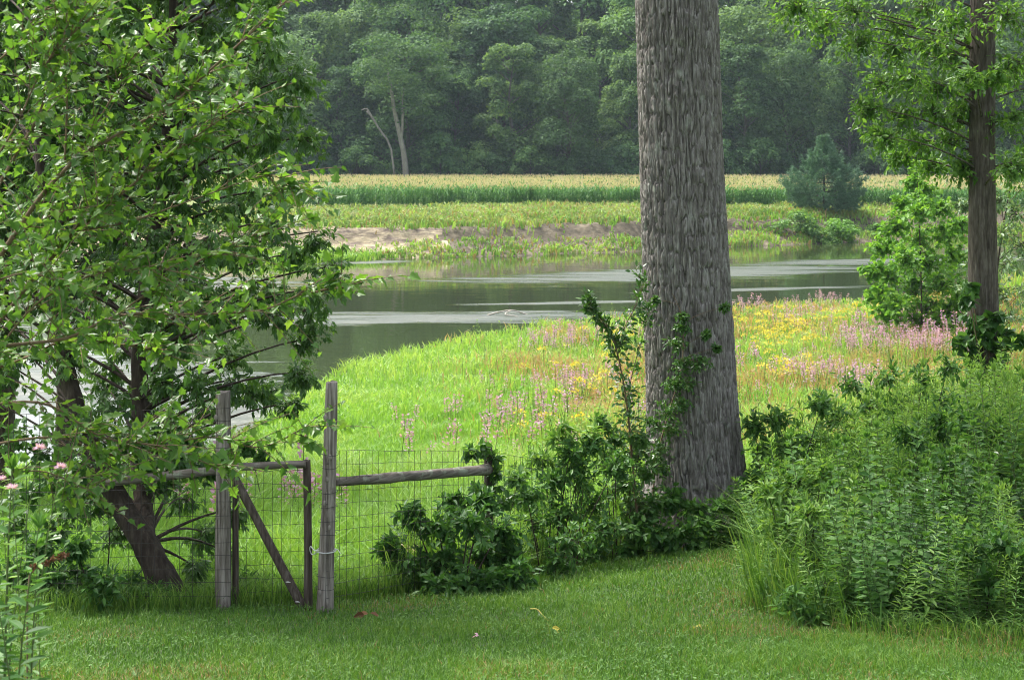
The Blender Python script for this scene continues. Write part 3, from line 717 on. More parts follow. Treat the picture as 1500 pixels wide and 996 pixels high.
# ------------------------------------------------------------------ the straight tree at the right edge
def screen_clumps(lst, d, jit=.4):
    C = np.array([Wp(p[0], p[1], d+jit*rng.normal()) for p in lst]); R = np.array([p[2] for p in lst])/F*d
    return C, R
def build_right_tree():
    d = 26.0; x0 = px2x(1440, d); z0 = float(T(x0, d)); sc_ = F/d
    t = link('ash_tree', None, loc=(x0, d, z0), label='slender dark straight trunk with leafy low branches by the thicket', cat='tree')
    o = np.array([x0, d, z0])
    def ctr(z):
        py = HY-(z+z0-EYE)*sc_; px = np.interp(py, [-600, 0, 250, 440, 700], [1432, 1439.5, 1438.5, 1440, 1442]); return np.stack([px2x(px, d)-x0, px*0, z], -1)
    def rad(z):
        py = HY-(z+z0-EYE)*sc_; return np.interp(py, [-800, 0, 250, 440, 500, 700], [26, 35, 37, 43, 46, 60])/2/sc_
    a = trunk_relief(ctr, rad, -.1, 9.5, 230, 160, .03, .016, 8., .15)
    link('trunk', a.mesh('trunk', [M['rightbark']]), t)
    aw, al = Acc(), Acc()
    lst = [(1160, 10, 40), (1195, 32, 45), (1240, 15, 50), (1250, 58, 42), (1300, 35, 50), (1300, 72, 36), (1345, 10, 50), (1360, 62, 45), (1400, 30, 50), (1385, 80, 40),
           (1290, 120, 38), (1330, 110, 42), (1370, 125, 42), (1268, 158, 34), (1310, 165, 45), (1355, 165, 45), (1400, 160, 40), (1290, 200, 34), (1340, 205, 40), (1385, 205, 42), (1315, 228, 26), (1365, 238, 30), (1405, 245, 28),
           (1480, 20, 50), (1500, 90, 50), (1478, 110, 36), (1490, 170, 45), (1520, 230, 50), (1485, 240, 34),
           (1200, -40, 60), (1280, -50, 60), (1370, -50, 60), (1460, -60, 60), (1540, -20, 60), (1560, 120, 60), (1420, 110, 26), (1425, 60, 22), (1455, 110, 20)]
    C, R = screen_clumps(lst, d, .9); C -= o
    tp = ctr(np.linspace(4, 12, 60)); S = nearest_on(tp, C, .25); limb(aw, S, C, .02, .006, 7, .1)
    twiggy(aw, al, C, R*1.15, 44, 8, .105, .42, 'oval', .5, compound=0, hang=.5, src=S)
    # crown above the frame
    n = 26; an = rng.random(n)*6.283; rr = 3.6*np.sqrt(rng.random(n)); zz = 10.5+6*rng.random(n)
    C = np.stack([np.cos(an)*rr, np.sin(an)*rr, zz], -1); tp2 = np.stack([np.linspace(-.1, -.3, 12), np.zeros(12), np.linspace(9.4, 17, 12)], -1)
    tubes(aw, tp2, np.linspace(.13, .03, 12)[None], 7); S = nearest_on(tp2, C, .4); limb(aw, S, C, .04, .01, 5, .08)
    twiggy(aw, al, C, np.full(n, 1.0), 14, 6, .18, .45, 'oval', .4, src=S)
    link('branches', aw.mesh('branches', [M['rightbark']]), t); link('crown', al.mesh('crown', [M['ash']]), t, kind='stuff')
    # climbing vine at its foot
    v = link('climbing_vine', None, loc=(x0, d-.3, z0), label='broad-leaved dark vine wrapping the foot of the slender right-hand trunk', cat='vine')
    o2 = np.array([x0, d-.3, z0]); aw, al = Acc(), Acc()
    lst = [(1425, 470, 22), (1450, 470, 22), (1412, 500, 22), (1440, 500, 26), (1470, 490, 24), (1425, 525, 22), (1460, 520, 24), (1490, 500, 20), (1420, 440, 12), (1440, 550, 30), (1422, 420, 9)]
    C, R = screen_clumps(lst, d-.35, .08); C -= o2
    limb(aw, C*0+np.array([0, .05, .1]), C, .012, .006, 6, .2)
    twiggy(aw, al, C, R, 10, 5, .16, .85, 'heart', .3, hang=.8)
    link('stem', aw.mesh('stem', [M['twig']]), v); link('leaves', al.mesh('leaves', [M['vine']]), v, kind='stuff')
build_right_tree()

def clump_thing(name, label, cat, base, d, lst, n_tw, n_lf, L, ratio, shape, mat, stem_r=.02, jit=.5, droop=.3, hang=.4, compound=0, bark='darkbark', scale=1.15, group=None, sag=.1, trunk=None, fold=.18):
    x0 = px2x(base, d); z0 = float(T(x0, d)); o = np.array([x0, d, z0])
    t = link(name, None, loc=o, label=label, cat=cat, group=group)
    C, R = screen_clumps(lst, d, jit); C -= o
    gz = T(C[:, 0]+x0, C[:, 1]+d)-z0+.05; C[:, 2] = np.maximum(C[:, 2], gz+R*.35)
    aw, al = Acc(), Acc()
    if trunk:
        tp = smooth_path(np.array([Wp(px, py, d) for px, py in trunk])-o, 24); tp[0] = [0, 0, -.1]
        tubes(aw, tp, np.linspace(stem_r, stem_r*.25, 24)[None], 7); S = nearest_on(tp, C, .6); limb(aw, S, C, stem_r*.35, stem_r*.12, 6, sag)
    else:
        S = np.stack([C[:, 0]*.25, C[:, 1]*.25, C[:, 2]*0-.05], -1); S[:, 2] = T(S[:, 0]+x0, S[:, 1]+d)-z0-.05
        limb(aw, S, C, stem_r, stem_r*.4, 6, sag)
    twiggy(aw, al, C, R*scale, n_tw, n_lf, L, ratio, shape, droop, hang=hang, compound=compound, twr=stem_r*.2, src=S, fold=fold)
    link('stems', aw.mesh('stems', [M[bark]]), t); link('foliage', al.mesh('foliage', [M[mat]]), t, kind='stuff')
    return t

clump_thing('sycamore_sapling', 'bright light green young tree on the meadow beside the slender trunk', 'tree', 1350, 68,
            [(1343, 245, 10), (1336, 266, 18), (1356, 282, 22), (1322, 298, 24), (1348, 310, 30), (1378, 305, 24), (1308, 332, 28), (1345, 345, 34), (1388, 340, 30), (1292, 362, 26), (1325, 376, 34), (1365, 382, 36), (1402, 375, 30), (1298, 402, 30), (1340, 412, 34), (1385, 412, 34), (1286, 430, 24), (1412, 425, 28), (1405, 330, 20),
             (1310, 440, 32), (1355, 448, 34), (1398, 450, 34), (1335, 470, 28), (1375, 472, 28), (1300, 460, 24), (1418, 462, 24), (1280, 395, 18)],
            44, 8, .19, .85, 'heart', 'sycamore', .035, 1.2, .2, .4, trunk=[(1350, 470), (1349, 400), (1346, 320), (1343, 240)])
clump_thing('willow_shrub', 'pale silvery-leaved shrub behind the slender trunk at the meadow edge', 'shrub', 1455, 58,
            [(1465, 290, 30), (1490, 310, 34), (1470, 340, 34), (1500, 355, 40), (1475, 385, 34), (1435, 380, 22), (1440, 415, 26), (1470, 425, 34), (1505, 420, 40), (1412, 425, 18), (1425, 455, 28), (1480, 465, 36), (1405, 300, 16), (1480, 250, 28), (1515, 260, 36)],
            22, 7, .22, .4, 'oval', 'pale', .05, .8, .3, .5, trunk=[(1455, 490), (1460, 400), (1475, 300), (1490, 230)])

# ------------------------------------------------------------------ left side: dark bank trees, box elder, mulberry
dk = tree_variant(171, 15, 3.0, .30, 110, .95, 330, .19, .55, M['shadedtree'], M['darkbark'], name='dark_tree')
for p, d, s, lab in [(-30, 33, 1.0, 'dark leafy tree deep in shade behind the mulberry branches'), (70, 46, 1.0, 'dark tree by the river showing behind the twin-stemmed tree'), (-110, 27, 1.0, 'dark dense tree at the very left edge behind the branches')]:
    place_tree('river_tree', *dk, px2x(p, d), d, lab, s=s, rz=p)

def build_elder():
    d = 15.6; x0 = px2x(262, d); z0 = float(T(x0, d)); o = np.array([x0, d, z0])
    t = link('box_elder_tree', None, loc=o, label='leaning dark twin-stemmed tree with drooping leaves behind the gate', cat='tree')
    base = smooth_path(np.array([Wp(268, 905, d), Wp(240, 850, d), Wp(212, 795, d), Wp(180, 745, d+.1), Wp(140, 670, d+.2), Wp(105, 570, d+.4), Wp(70, 380, d+.6), Wp(60, 150, d+.8), Wp(70, -150, d+1), Wp(60, -500, d+1)])-o, 60)
    base[0, 2] = -.15
    sb = smooth_path(np.array([Wp(214, 798, d), Wp(210, 745, d+.3), Wp(209, 690, d+.5), Wp(206, 600, d+.7), Wp(205, 500, d+.8), Wp(216, 400, d+.9), Wp(240, 250, d+1), Wp(252, 90, d+1), Wp(255, -200, d+1), Wp(250, -420, d+1)])-o, 50)
    a = Acc()
    ra = np.interp(np.linspace(0, 1, 60), [0, .05, .2, .5, 1], [.21, .16, .125, .09, .03])
    tubes(a, base, ra[None], 22); tubes(a, sb, np.interp(np.linspace(0, 1, 50), [0, .3, 1], [.10, .085, .03])[None], 18)
    V = a.V
    for k in range(len(V)):
        v = V[k]; nn = noise(v[:, 0]*18, v[:, 1]*18, v[:, 2]*4); V[k] = v+np.stack([nn*.012, nn*.012, nn*0], -1).astype(np.float32)
    link('trunk', a.mesh('trunk', [M['darkbark']]), t)
    # crown: clumps filling the outline
    ey = [-160, 0, 50, 110, 150, 190, 230, 262, 300, 335, 380, 420, 470, 520, 555, 590, 640]; ex = [440, 405, 420, 440, 462, 478, 430, 372, 440, 482, 500, 480, 478, 462, 405, 320, 290]
    lst = []
    for py in np.arange(-150, 660, 44):
        edge = np.interp(py, ey, ex)+6
        for px in np.arange(edge-26, -80, -50):
            if py > 560 and px < 120 : continue
            if rng.random() < .12 and px < edge-60: continue
            lst.append((px+rng.uniform(-14, 14), py+rng.uniform(-16, 16), rng.uniform(30, 46), 0 if px > edge-70 else 1))
    for q in [(400, 572, 20), (440, 545, 22), (425, 590, 12), (255, 620, 34), (290, 660, 36), (270, 730, 34), (300, 780, 30), (235, 690, 34), (345, 745, 22), (285, 830, 20), (180, 640, 40), (140, 700, 36), (110, 740, 34), (175, 770, 26), (80, 700, 40), (330, 810, 16)]:
        lst.append((*q, 0))
    C = np.array([Wp(p[0], p[1], d+rng.uniform(-1.0 if p[1] < 480 else -.15, 2.4)) for p in lst])-o; R = np.array([p[2] for p in lst])/F*d
    S = np.where((np.arange(len(C)) % 2 == 0)[:, None], nearest_on(sb, C, .35), nearest_on(np.concatenate([base[20:], sb]), C, .35))
    aw, al = Acc(), Acc(); limb(aw, S, C, .022, .006, 7, .12, 4)
    twiggy(aw, al, C, R*1.15, 16, 6, .068, .44, 'kite', .6, hang=.95, compound=5, twr=.003, src=S)
    # upper crown out of frame
    n = 26; an = rng.random(n)*6.283; rr = 3.0*np.sqrt(rng.random(n)); C = np.stack([np.cos(an)*rr-1.2, np.sin(an)*rr+.8, 8.0+4*rng.random(n)], -1)
    S = nearest_on(base[30:], C, .4); limb(aw, S, C, .03, .008, 5, .1, 4); twiggy(aw, al, C, np.full(n, .9), 14, 7, .16, .5, 'lance', .5, hang=.8, src=S)
    link('branches', aw.mesh('branches', [M['darkbark']]), t); link('crown', al.mesh('crown', [M['elder']]), t, kind='stuff')
build_elder()

def build_mulberry():
    d0 = 9.0; bx = px2x(-330, d0); o = np.array([bx, d0, float(T(bx, d0))])
    t = link('mulberry_tree', None, loc=o, label='near shrubby tree with glossy heart-shaped leaves reaching in from the left', cat='tree')
    root = Wp(-300, 800, d0)
    br = [  # visible boughs as photo paths with their distance
        ([(-60, 480, 8.9), (20, 345, 8.9), (105, 240, 9.0), (240, 160, 9.1), (300, 110, 9.2), (430, -8, 9.3)], .017),
        ([(-40, 520, 9.0), (60, 395, 9.1), (110, 335, 9.1), (180, 240, 9.2), (245, 158, 9.2)], .013),
        ([(60, 395, 9.1), (130, 325, 9.1), (220, 250, 9.0), (280, 205, 8.9), (360, 150, 8.8)], .009),
        ([(-80, 530, 8.7), (0, 508, 8.8), (100, 495, 8.9), (170, 463, 9.0), (260, 461, 9.1), (380, 455, 9.2), (440, 432, 9.3), (515, 420, 9.3)], .012),
        ([(-60, 560, 9.2), (35, 525, 9.2), (100, 498, 9.3), (180, 505, 9.4), (230, 515, 9.5), (275, 530, 9.6)], .009),
        ([(-60, 600, 8.8), (60, 590, 8.8), (150, 640, 8.9), (240, 655, 9.0), (330, 690, 9.1)], .009),
        ([(-60, 380, 8.6), (10, 250, 8.6), (60, 160, 8.6), (95, 40, 8.6), (100, -60, 8.6)], .010),
        ([(95, 235, 9.0), (98, 150, 9.0), (96, 60, 9.0), (120, -30, 9.0)], .007),
        ([(-50, 300, 8.4), (20, 190, 8.4), (70, 90, 8.4), (150, 10, 8.4)], .007),
        ([(100, 340, 9.1), (190, 325, 9.1), (290, 290, 9.2), (390, 258, 9.3), (430, 275, 9.3)], .007),
        ([(-60, 660, 9.0), (80, 640, 9.0), (170, 668, 9.1), (300, 640, 9.2), (380, 655, 9.25), (455, 622, 9.3)], .008),
        ([(170, 463, 9.0), (230, 420, 9.0), (300, 380, 9.0), (400, 340, 9.1)], .006),
        ([(0, 508, 8.8), (60, 440, 8.7), (150, 400, 8.6), (250, 395, 8.6)], .006),
        ([(20, 345, 8.9), (90, 310, 8.8), (170, 300, 8.7)], .006),
        ([(105, 240, 9.0), (160, 150, 9.0), (190, 90, 9.0), (250, 40, 9.1)], .006),
        ([(-40, 700, 8.8), (60, 690, 8.8), (130, 720, 8.8)], .006),
        ([(-40, 120, 8.6), (30, 60, 8.6), (70, 10, 8.6)], .006),
        ([(-30, 420, 8.5), (40, 400, 8.4), (100, 420, 8.4)], .006),
    ]
    aw = Acc(); P, TG = [], []
    tr = smooth_path(np.stack([o+np.array([0, 0, -.1]), root, Wp(-180, 640, d0), Wp(-90, 540, d0), Wp(-60, 480, 8.9)])-o, 16)
    tubes(aw, tr, np.linspace(.07, .03, 16)[None], 9)
    for k, (pts, r) in enumerate(br):
        Q = smooth_path(np.array([Wp(*p) for p in pts])-o, 26)
        if pts[0][0] < 0: tubes(aw, np.stack([tr[-3], .5*(tr[-3]+Q[0]), Q[0]])[None], [[r*1.3, r*1.1, r]], 6)
        tubes(aw, Q, np.linspace(r, r*.3, 26)[None], 6)
        L = np.linalg.norm(np.diff(Q, axis=0), axis=1).sum()
        n = int(L*31)                                              # side twigs
        u = rng.random(n)**.8*.93+.07; i = np.clip((u*25).astype(int), 0, 24)
        tg = nrm(Q[i+1]-Q[i]); s = nrm(tg*.8+rdir(n)*np.array([1, 1, .8])+np.array([0, 0, .12])); ln = .12+.34*rng.random(n)
        e = Q[i]+s*ln[:, None]; B = bez(Q[i], Q[i]+s*ln[:, None]*.5+np.array([0, 0, .03]), e, 5)
        tubes(aw, B, np.linspace(.0035, .0015, 5)[None]*np.ones((n, 1)), 3)
        for q in np.linspace(.2, 1, 6):
            j = min(int(q*4), 3); f = q*4-j; P.append(B[:, j]*(1-f)+B[:, j+1]*f); TG.append(nrm(B[:, j+1]-B[:, j]))
        m = int(L*14); u = rng.random(m)*.98; i = (u*25).astype(int); P.append(Q[i]); TG.append(nrm(Q[i+1]-Q[i]))
    P = np.concatenate(P); TG = np.concatenate(TG); n = len(P)
    D = nrm(TG*.55+rdir(n)*.8+np.array([0, 0, -.15])); N = nrm(np.array([0, -.25, 1.])+.5*rng.normal(size=(n, 3)))
    L = .030+.046*rng.random(n)
    link('branches', aw.mesh('branches', [M['twig']]), t)
    W = P+o; px = W[:, 0]/W[:, 1]*F+CX; py = HY-(W[:, 2]-EYE)/W[:, 1]*F
    vis = (px > 5) & (px < 520) & (py > 5) & (py < 700)
    score = np.where(vis, L/W[:, 1]*1000*(.4+np.abs(N[:, 1])), -1); top = np.argsort(-score)[:290]
    lm = [leaf_mesh('mulberry_leaf', 'lobed', r_, M['mulberry'], f_, .15) for r_, f_ in ((.9, .15), (.8, .4), (.98, .28))]
    Dn, S, U = leaf_frames(D, N)
    for q in top:
        ob = link('leaf', lm[q % 3], t); l = float(L[q])
        ob.matrix_local = Matrix(((S[q, 0]*l, Dn[q, 0]*l, U[q, 0]*l, P[q, 0]), (S[q, 1]*l, Dn[q, 1]*l, U[q, 1]*l, P[q, 1]), (S[q, 2]*l, Dn[q, 2]*l, U[q, 2]*l, P[q, 2]), (0, 0, 0, 1)))
    k = np.ones(n, bool); k[top] = False; al = Acc()
    add_leaves(al, P[k], D[k], N[k], L[k], L[k]*.9, 'lobed', rng.random(k.sum()), .25, .2)
    link('foliage', al.mesh('foliage', [M['mulberry']]), t, kind='stuff')
build_mulberry()

# near plants at the lower left corner
def stalk_mesh(seed, H, n, L, ratio, mat, shape='lance', top=None, name='plant', leafup=.45, z0=.12, spread=1.0, stemr=.006, tuft=0, tip=True):
    r = np.random.default_rng(seed); a = Acc()
    b = r.normal(size=2)*.06*H
    z = np.linspace(0, H, 6); st = np.stack([b[0]*(z/H)**2, b[1]*(z/H)**2, z], -1)
    tubes(a, st, np.linspace(stemr, stemr*.4, 6)[None], 4, .5, 1)
    u = z0+(1-z0)*(np.arange(n)+r.random(n))/n; an = np.arange(n)*2.4+r.normal(size=n)*.4
    zz = u*H; C = np.stack([np.interp(zz, z, st[:, 0]), np.interp(zz, z, st[:, 1]), zz], -1)
    out = np.stack([np.cos(an), np.sin(an), leafup*(.4+u*1.1)], -1)
    l = L*(1.05-.55*u**2)*(.8+.4*r.random(n))*spread
    add_leaves(a, C, out, np.array([0, 0, 1.])+.25*r.normal(size=(n, 3)), l, l*ratio, shape, np.clip(.25+.5*u+.2*r.normal(size=n), 0, 1), .2, .25)
    if tip:
        k = 9; an = r.random(k)*6.28; add_leaves(a, np.tile(st[-1], (k, 1)), np.stack([np.cos(an)*.5, np.sin(an)*.5, np.ones(k)], -1), rdir(k), L*.6, L*.6*ratio, shape, np.full(k, .95))
    mats = [M[mat], M['stem']]
    if top:
        kind, m, cnt = top; mats.append(M[m])
        if kind == 'spike':
            zz = H*(.62+.42*r.random(cnt)); an = r.random(cnt)*6.28; wv = .03+.05*(1.06-zz/H)
            Cc = np.stack([b[0]*(zz/H)**2+np.cos(an)*wv, b[1]*(zz/H)**2+np.sin(an)*wv, zz], -1)
            add_leaves(a, Cc, np.stack([np.cos(an), np.sin(an), .5+an*0], -1), rdir(cnt), .08, .05, 'kite', mat=2)
        elif kind == 'plume':
            an = r.random(cnt)*6.28; rr = .26*np.sqrt(r.random(cnt)); Cc = np.stack([st[-1, 0]+np.cos(an)*rr, st[-1, 1]+np.sin(an)*rr, H*(1.02-.10*r.random(cnt))-rr*.3], -1)
            add_leaves(a, Cc, rdir(cnt)+np.array([0, 0, .6]), rdir(cnt), .10, .08, 'kite', mat=2)
        elif kind == 'head':
            an = np.arange(cnt)*2.4; el = r.random(cnt)*1.2-.1; Dd = np.stack([np.cos(an)*np.cos(el), np.sin(an)*np.cos(el), np.sin(el)], -1)
            add_leaves(a, st[-1]+Dd*.008, Dd, rdir(cnt), .026, .006, 'lance', mat=2)
    return a.mesh(name, mats)

lp = [stalk_mesh(300+i, 1.5, 40, .15, .36, 'shrub', name='leafy_plant', shape='oval', stemr=.008) for i in range(3)]
for i, (p, d, s, lab) in enumerate([(-8, 6.6, 1.0, 'leafy stalk at the extreme lower left corner beside the lawn'), (18, 7.0, .95, 'leafy stalk second from the left edge beside the lawn'), (42, 7.3, .86, 'leafy stalk rightmost of the clump at the lower left corner'),
                                (5, 7.4, 1.12, 'tallest leafy stalk of the clump at the lower left corner'), (30, 6.5, .78, 'short leafy stalk low in the lower left corner clump'), (-28, 7.0, 1.15, 'leafy stalk half outside the left edge of the view'), (60, 7.8, .62, 'shortest leafy stalk of the lower left clump beside the lawn')]):
    x = px2x(p, d); s *= .88; o = link('leafy_plant', lp[i % 3], loc=(x, d, float(T(x, d))), label=lab, cat='plant', group='leafy stalks at the left corner'); o.scale = (s, s, s); o.rotation_euler.z = i*1.1
bm_ = [stalk_mesh(320+i, 1.75, 22, .09, .35, 'thicket', name='bee_balm', shape='lance', stemr=.004, top=('head', 'beebalm', 46), tip=False) for i in range(2)]
for i, (p, py, d, lab) in enumerate([(38, 690, 7.5, 'pale pink shaggy bee balm flower, upper of the two in front of the leaves'), (36, 718, 7.3, 'pale pink shaggy bee balm flower, lowest of the four'), (6, 662, 7.4, 'pink bee balm flower cut by the left edge'), (18, 705, 7.7, 'smaller pink bee balm flower between the others at the left edge')]):
    x = px2x(p, d); z = float(T(x, d)); H = Wp(p, py, d)[2]-z
    o = link('bee_balm', bm_[i % 2], loc=(x, d, z), label=lab, cat='flower', group='bee balm flowers'); o.scale = (1, 1, H/1.75)
def build_dock():
    x, d = px2x(62, 8.2), 8.2; z = float(T(x, d)); t = link('dried_flower_stalk', None, loc=(x, d, z), label='reddish brown dried seed stalk leaning at the left edge', cat='plant')
    o = np.array([x, d, z]); a = Acc(); pts = smooth_path(np.array([Wp(40, 1000, 8.2), Wp(42, 850, 8.2), Wp(60, 828, 8.2), Wp(98, 812, 8.2)])-o, 12); pts[0, 2] = -.05
    tubes(a, pts, np.linspace(.005, .002, 12)[None], 4); link('stem', a.mesh('stem', [M['twig']]), t)
    a = Acc(); k = 160; u = rng.random(k)*.55+.45; P = np.stack([np.interp(u, np.linspace(0, 1, 12), pts[:, c]) for c in range(3)], -1)
    add_leaves(a, P, rdir(k), rdir(k), .028, .014, 'kite'); link('seed_head', a.mesh('seed_head', [M['brownleaf']]), t)
build_dock()

# ------------------------------------------------------------------ shrubs left of the oak, under the trees
clump_thing('viburnum_shrub', 'dense dark green large-leaved shrub right of the fence at the lawn edge', 'shrub', 665, 16.7,
            [(600, 780, 34), (640, 765, 38), (690, 760, 40), (735, 775, 36), (600, 825, 34), (650, 815, 40), (705, 810, 42), (745, 815, 30), (620, 855, 30), (680, 855, 34), (730, 850, 28), (585, 850, 24), (600, 750, 22), (570, 800, 20), (640, 860, 30), (710, 855, 30), (760, 840, 28), (665, 735, 22), (710, 730, 22)],
            44, 7, .095, .55, 'lance', 'shrub', .012, .45, .3, .5)
clump_thing('bramble_bush', 'leafy green bush in the middle of the undergrowth before the oak', 'shrub', 800, 18.6,
            [(770, 720, 32), (810, 700, 34), (850, 690, 34), (780, 760, 34), (825, 745, 38), (870, 730, 34), (790, 800, 34), (840, 790, 38), (885, 775, 34), (770, 830, 24), (820, 825, 28), (870, 810, 28), (835, 660, 20), (870, 650, 24), (905, 680, 26)],
            44, 7, .08, .5, 'lance', 'shrub', .01, .5, .3, .4)
clump_thing('tall_herb', 'upright pale green herb with long paired leaves above the bush', 'plant', 838, 18.9,
            [(822, 622, 14), (835, 640, 18), (850, 655, 18), (815, 640, 10), (862, 632, 14), (845, 675, 20)], 9, 5, .15, .3, 'lance', 'thicket', .006, .1, .2, .2)
clump_thing('nettle_patch', 'low green leafy plants around the foot of the oak', 'plant', 1010, 19.3,
            [(950, 740, 30), (985, 730, 24), (1020, 745, 22), (1060, 735, 28), (1095, 725, 28), (960, 780, 30), (1000, 780, 32), (1045, 775, 32), (1085, 765, 30), (930, 770, 28), (920, 805, 24), (975, 812, 20), (1110, 700, 24), (1120, 760, 28), (1030, 805, 20), (1070, 800, 20)],
            44, 7, .09, .6, 'lance', 'shrub', .006, .2, .3, .4)
clump_thing('berry_bush', 'small green bush between the sapling and the tall herb', 'shrub', 905, 19.4,
            [(880, 620, 16), (900, 640, 24), (895, 680, 26), (930, 660, 24), (915, 710, 28), (945, 690, 26), (940, 640, 18), (930, 740, 26)], 30, 7, .075, .5, 'oval', 'vine', .008, .2, .2, .3)
clump_thing('elderberry_bush', 'light green leafy bush behind the undergrowth left of the oak', 'shrub', 830, 19.6,
            [(760, 690, 26), (790, 670, 24), (820, 680, 28), (850, 700, 30), (880, 660, 26), (780, 730, 30), (745, 730, 24), (900, 720, 30), (870, 745, 30), (735, 765, 26), (930, 760, 28), (905, 790, 26)], 26, 7, .09, .42, 'lance', 'thicket', .008, .3, .3, .4)
clump_thing('rail_vine', 'tangled leafy vine draped over the old rail left of the gate', 'vine', 150, 15.75,
            [(20, 640, 40), (70, 660, 40), (120, 680, 38), (170, 690, 34), (220, 680, 32), (265, 675, 30), (300, 690, 20), (40, 720, 40), (100, 735, 36), (150, 735, 26), (20, 770, 36), (75, 775, 30), (240, 710, 22), (275, 650, 18), (190, 645, 28), (120, 630, 30), (240, 630, 22), (360, 655, 10), (385, 668, 8)], 20, 6, .075, .9, 'lobed', 'vine', .008, .2, .3, .7, trunk=[(150, 890), (160, 800), (150, 720), (90, 700), (30, 690)])
clump_thing('fence_vine', 'leafy vine over the short far fence post', 'vine', 716, 17.9,
            [(690, 660, 10), (705, 655, 10), (722, 668, 10), (728, 690, 10), (725, 712, 14), (700, 720, 14), (740, 730, 16), (760, 700, 14)], 8, 5, .10, .6, 'oval', 'vine', .006, .08, .3, .6)
clump_thing('buttonbush', 'leafy shrub hugging the right side of the oak trunk', 'shrub', 1130, 20.0,
            [(1105, 620, 26), (1140, 610, 28), (1120, 655, 30), (1160, 650, 32), (1110, 700, 28), (1150, 700, 32), (1195, 640, 28), (1205, 590, 24), (1200, 690, 30), (1185, 740, 30), (1140, 750, 30)],
            30, 7, .095, .5, 'lance', 'shrub', .01, .5, .3, .4)
clump_thing('redbud_sprout', 'dark leafy bush in the thicket below the slender trunk', 'shrub', 1330, 21.0,
            [(1205, 585, 22), (1250, 560, 26), (1300, 550, 28), (1350, 555, 26), (1390, 535, 24), (1275, 590, 28), (1325, 590, 30), (1225, 610, 24), (1380, 580, 28)], 26, 7, .09, .45, 'lance', 'shrub', .01, .5, .3, .4)
clump_thing('hazel_shrub', 'dark broad-leaved shrub at the lower right corner of the view', 'shrub', 1440, 13.4,
            [(1350, 870, 34), (1400, 860, 38), (1450, 850, 40), (1500, 850, 44), (1330, 900, 28), (1380, 905, 32), (1430, 905, 34), (1480, 905, 36), (1420, 800, 36), (1470, 790, 40), (1520, 800, 44)],
            30, 7, .085, .55, 'lance', 'shrub', .008, .3, .3, .4)
clump_thing('dogwood_shrub', 'dark leafy shrub at the lawn edge in front of the thicket', 'shrub', 1230, 13.9,
            [(1160, 870, 30), (1205, 850, 34), (1250, 860, 34), (1290, 870, 36), (1180, 900, 26), (1230, 905, 28), (1275, 910, 30), (1320, 850, 34), (1310, 905, 28)], 30, 7, .075, .42, 'lance', 'shrub', .008, .3, .3, .4)
clump_thing('sumac_bush', 'light green broad-leaved bush at the left front of the thicket', 'shrub', 1170, 15.6,
            [(1125, 720, 26), (1165, 700, 30), (1205, 690, 30), (1140, 770, 30), (1185, 750, 34), (1225, 735, 32), (1130, 820, 28), (1175, 805, 32), (1220, 795, 32), (1120, 865, 24), (1165, 850, 26)], 30, 7, .10, .36, 'lance', 'thicket', .008, .35, .25, .3)
clump_thing('spicebush', 'green bush rising in the middle of the thicket below the slender trunk', 'shrub', 1390, 17.0,
            [(1330, 640, 30), (1375, 620, 32), (1420, 615, 34), (1465, 630, 34), (1345, 690, 34), (1395, 675, 36), (1440, 680, 36), (1365, 735, 34), (1415, 730, 34), (1480, 690, 34)], 30, 7, .10, .4, 'lance', 'shrub', .008, .4, .25, .3)
clump_thing('shade_shrub', 'dark low shrub under the leaning tree left of the gate', 'shrub', 150, 15.1,
            [(70, 850, 34), (110, 840, 34), (150, 850, 36), (190, 860, 34), (225, 875, 28), (90, 885, 30), (140, 890, 30), (190, 893, 26), (60, 800, 28), (110, 800, 24), (40, 880, 34), (20, 840, 34)], 52, 7, .085, .45, 'lance', 'shrub', .008, .3, .3, .5)
clump_thing('seedling_bush', 'small green bush behind the gate brace', 'shrub', 375, 15.9,
            [(355, 840, 20), (385, 850, 22), (415, 860, 20), (340, 865, 18), (370, 875, 18), (300, 860, 20), (280, 880, 18)], 12, 6, .07, .35, 'lance', 'thicket', .004, .15, .2, .3)

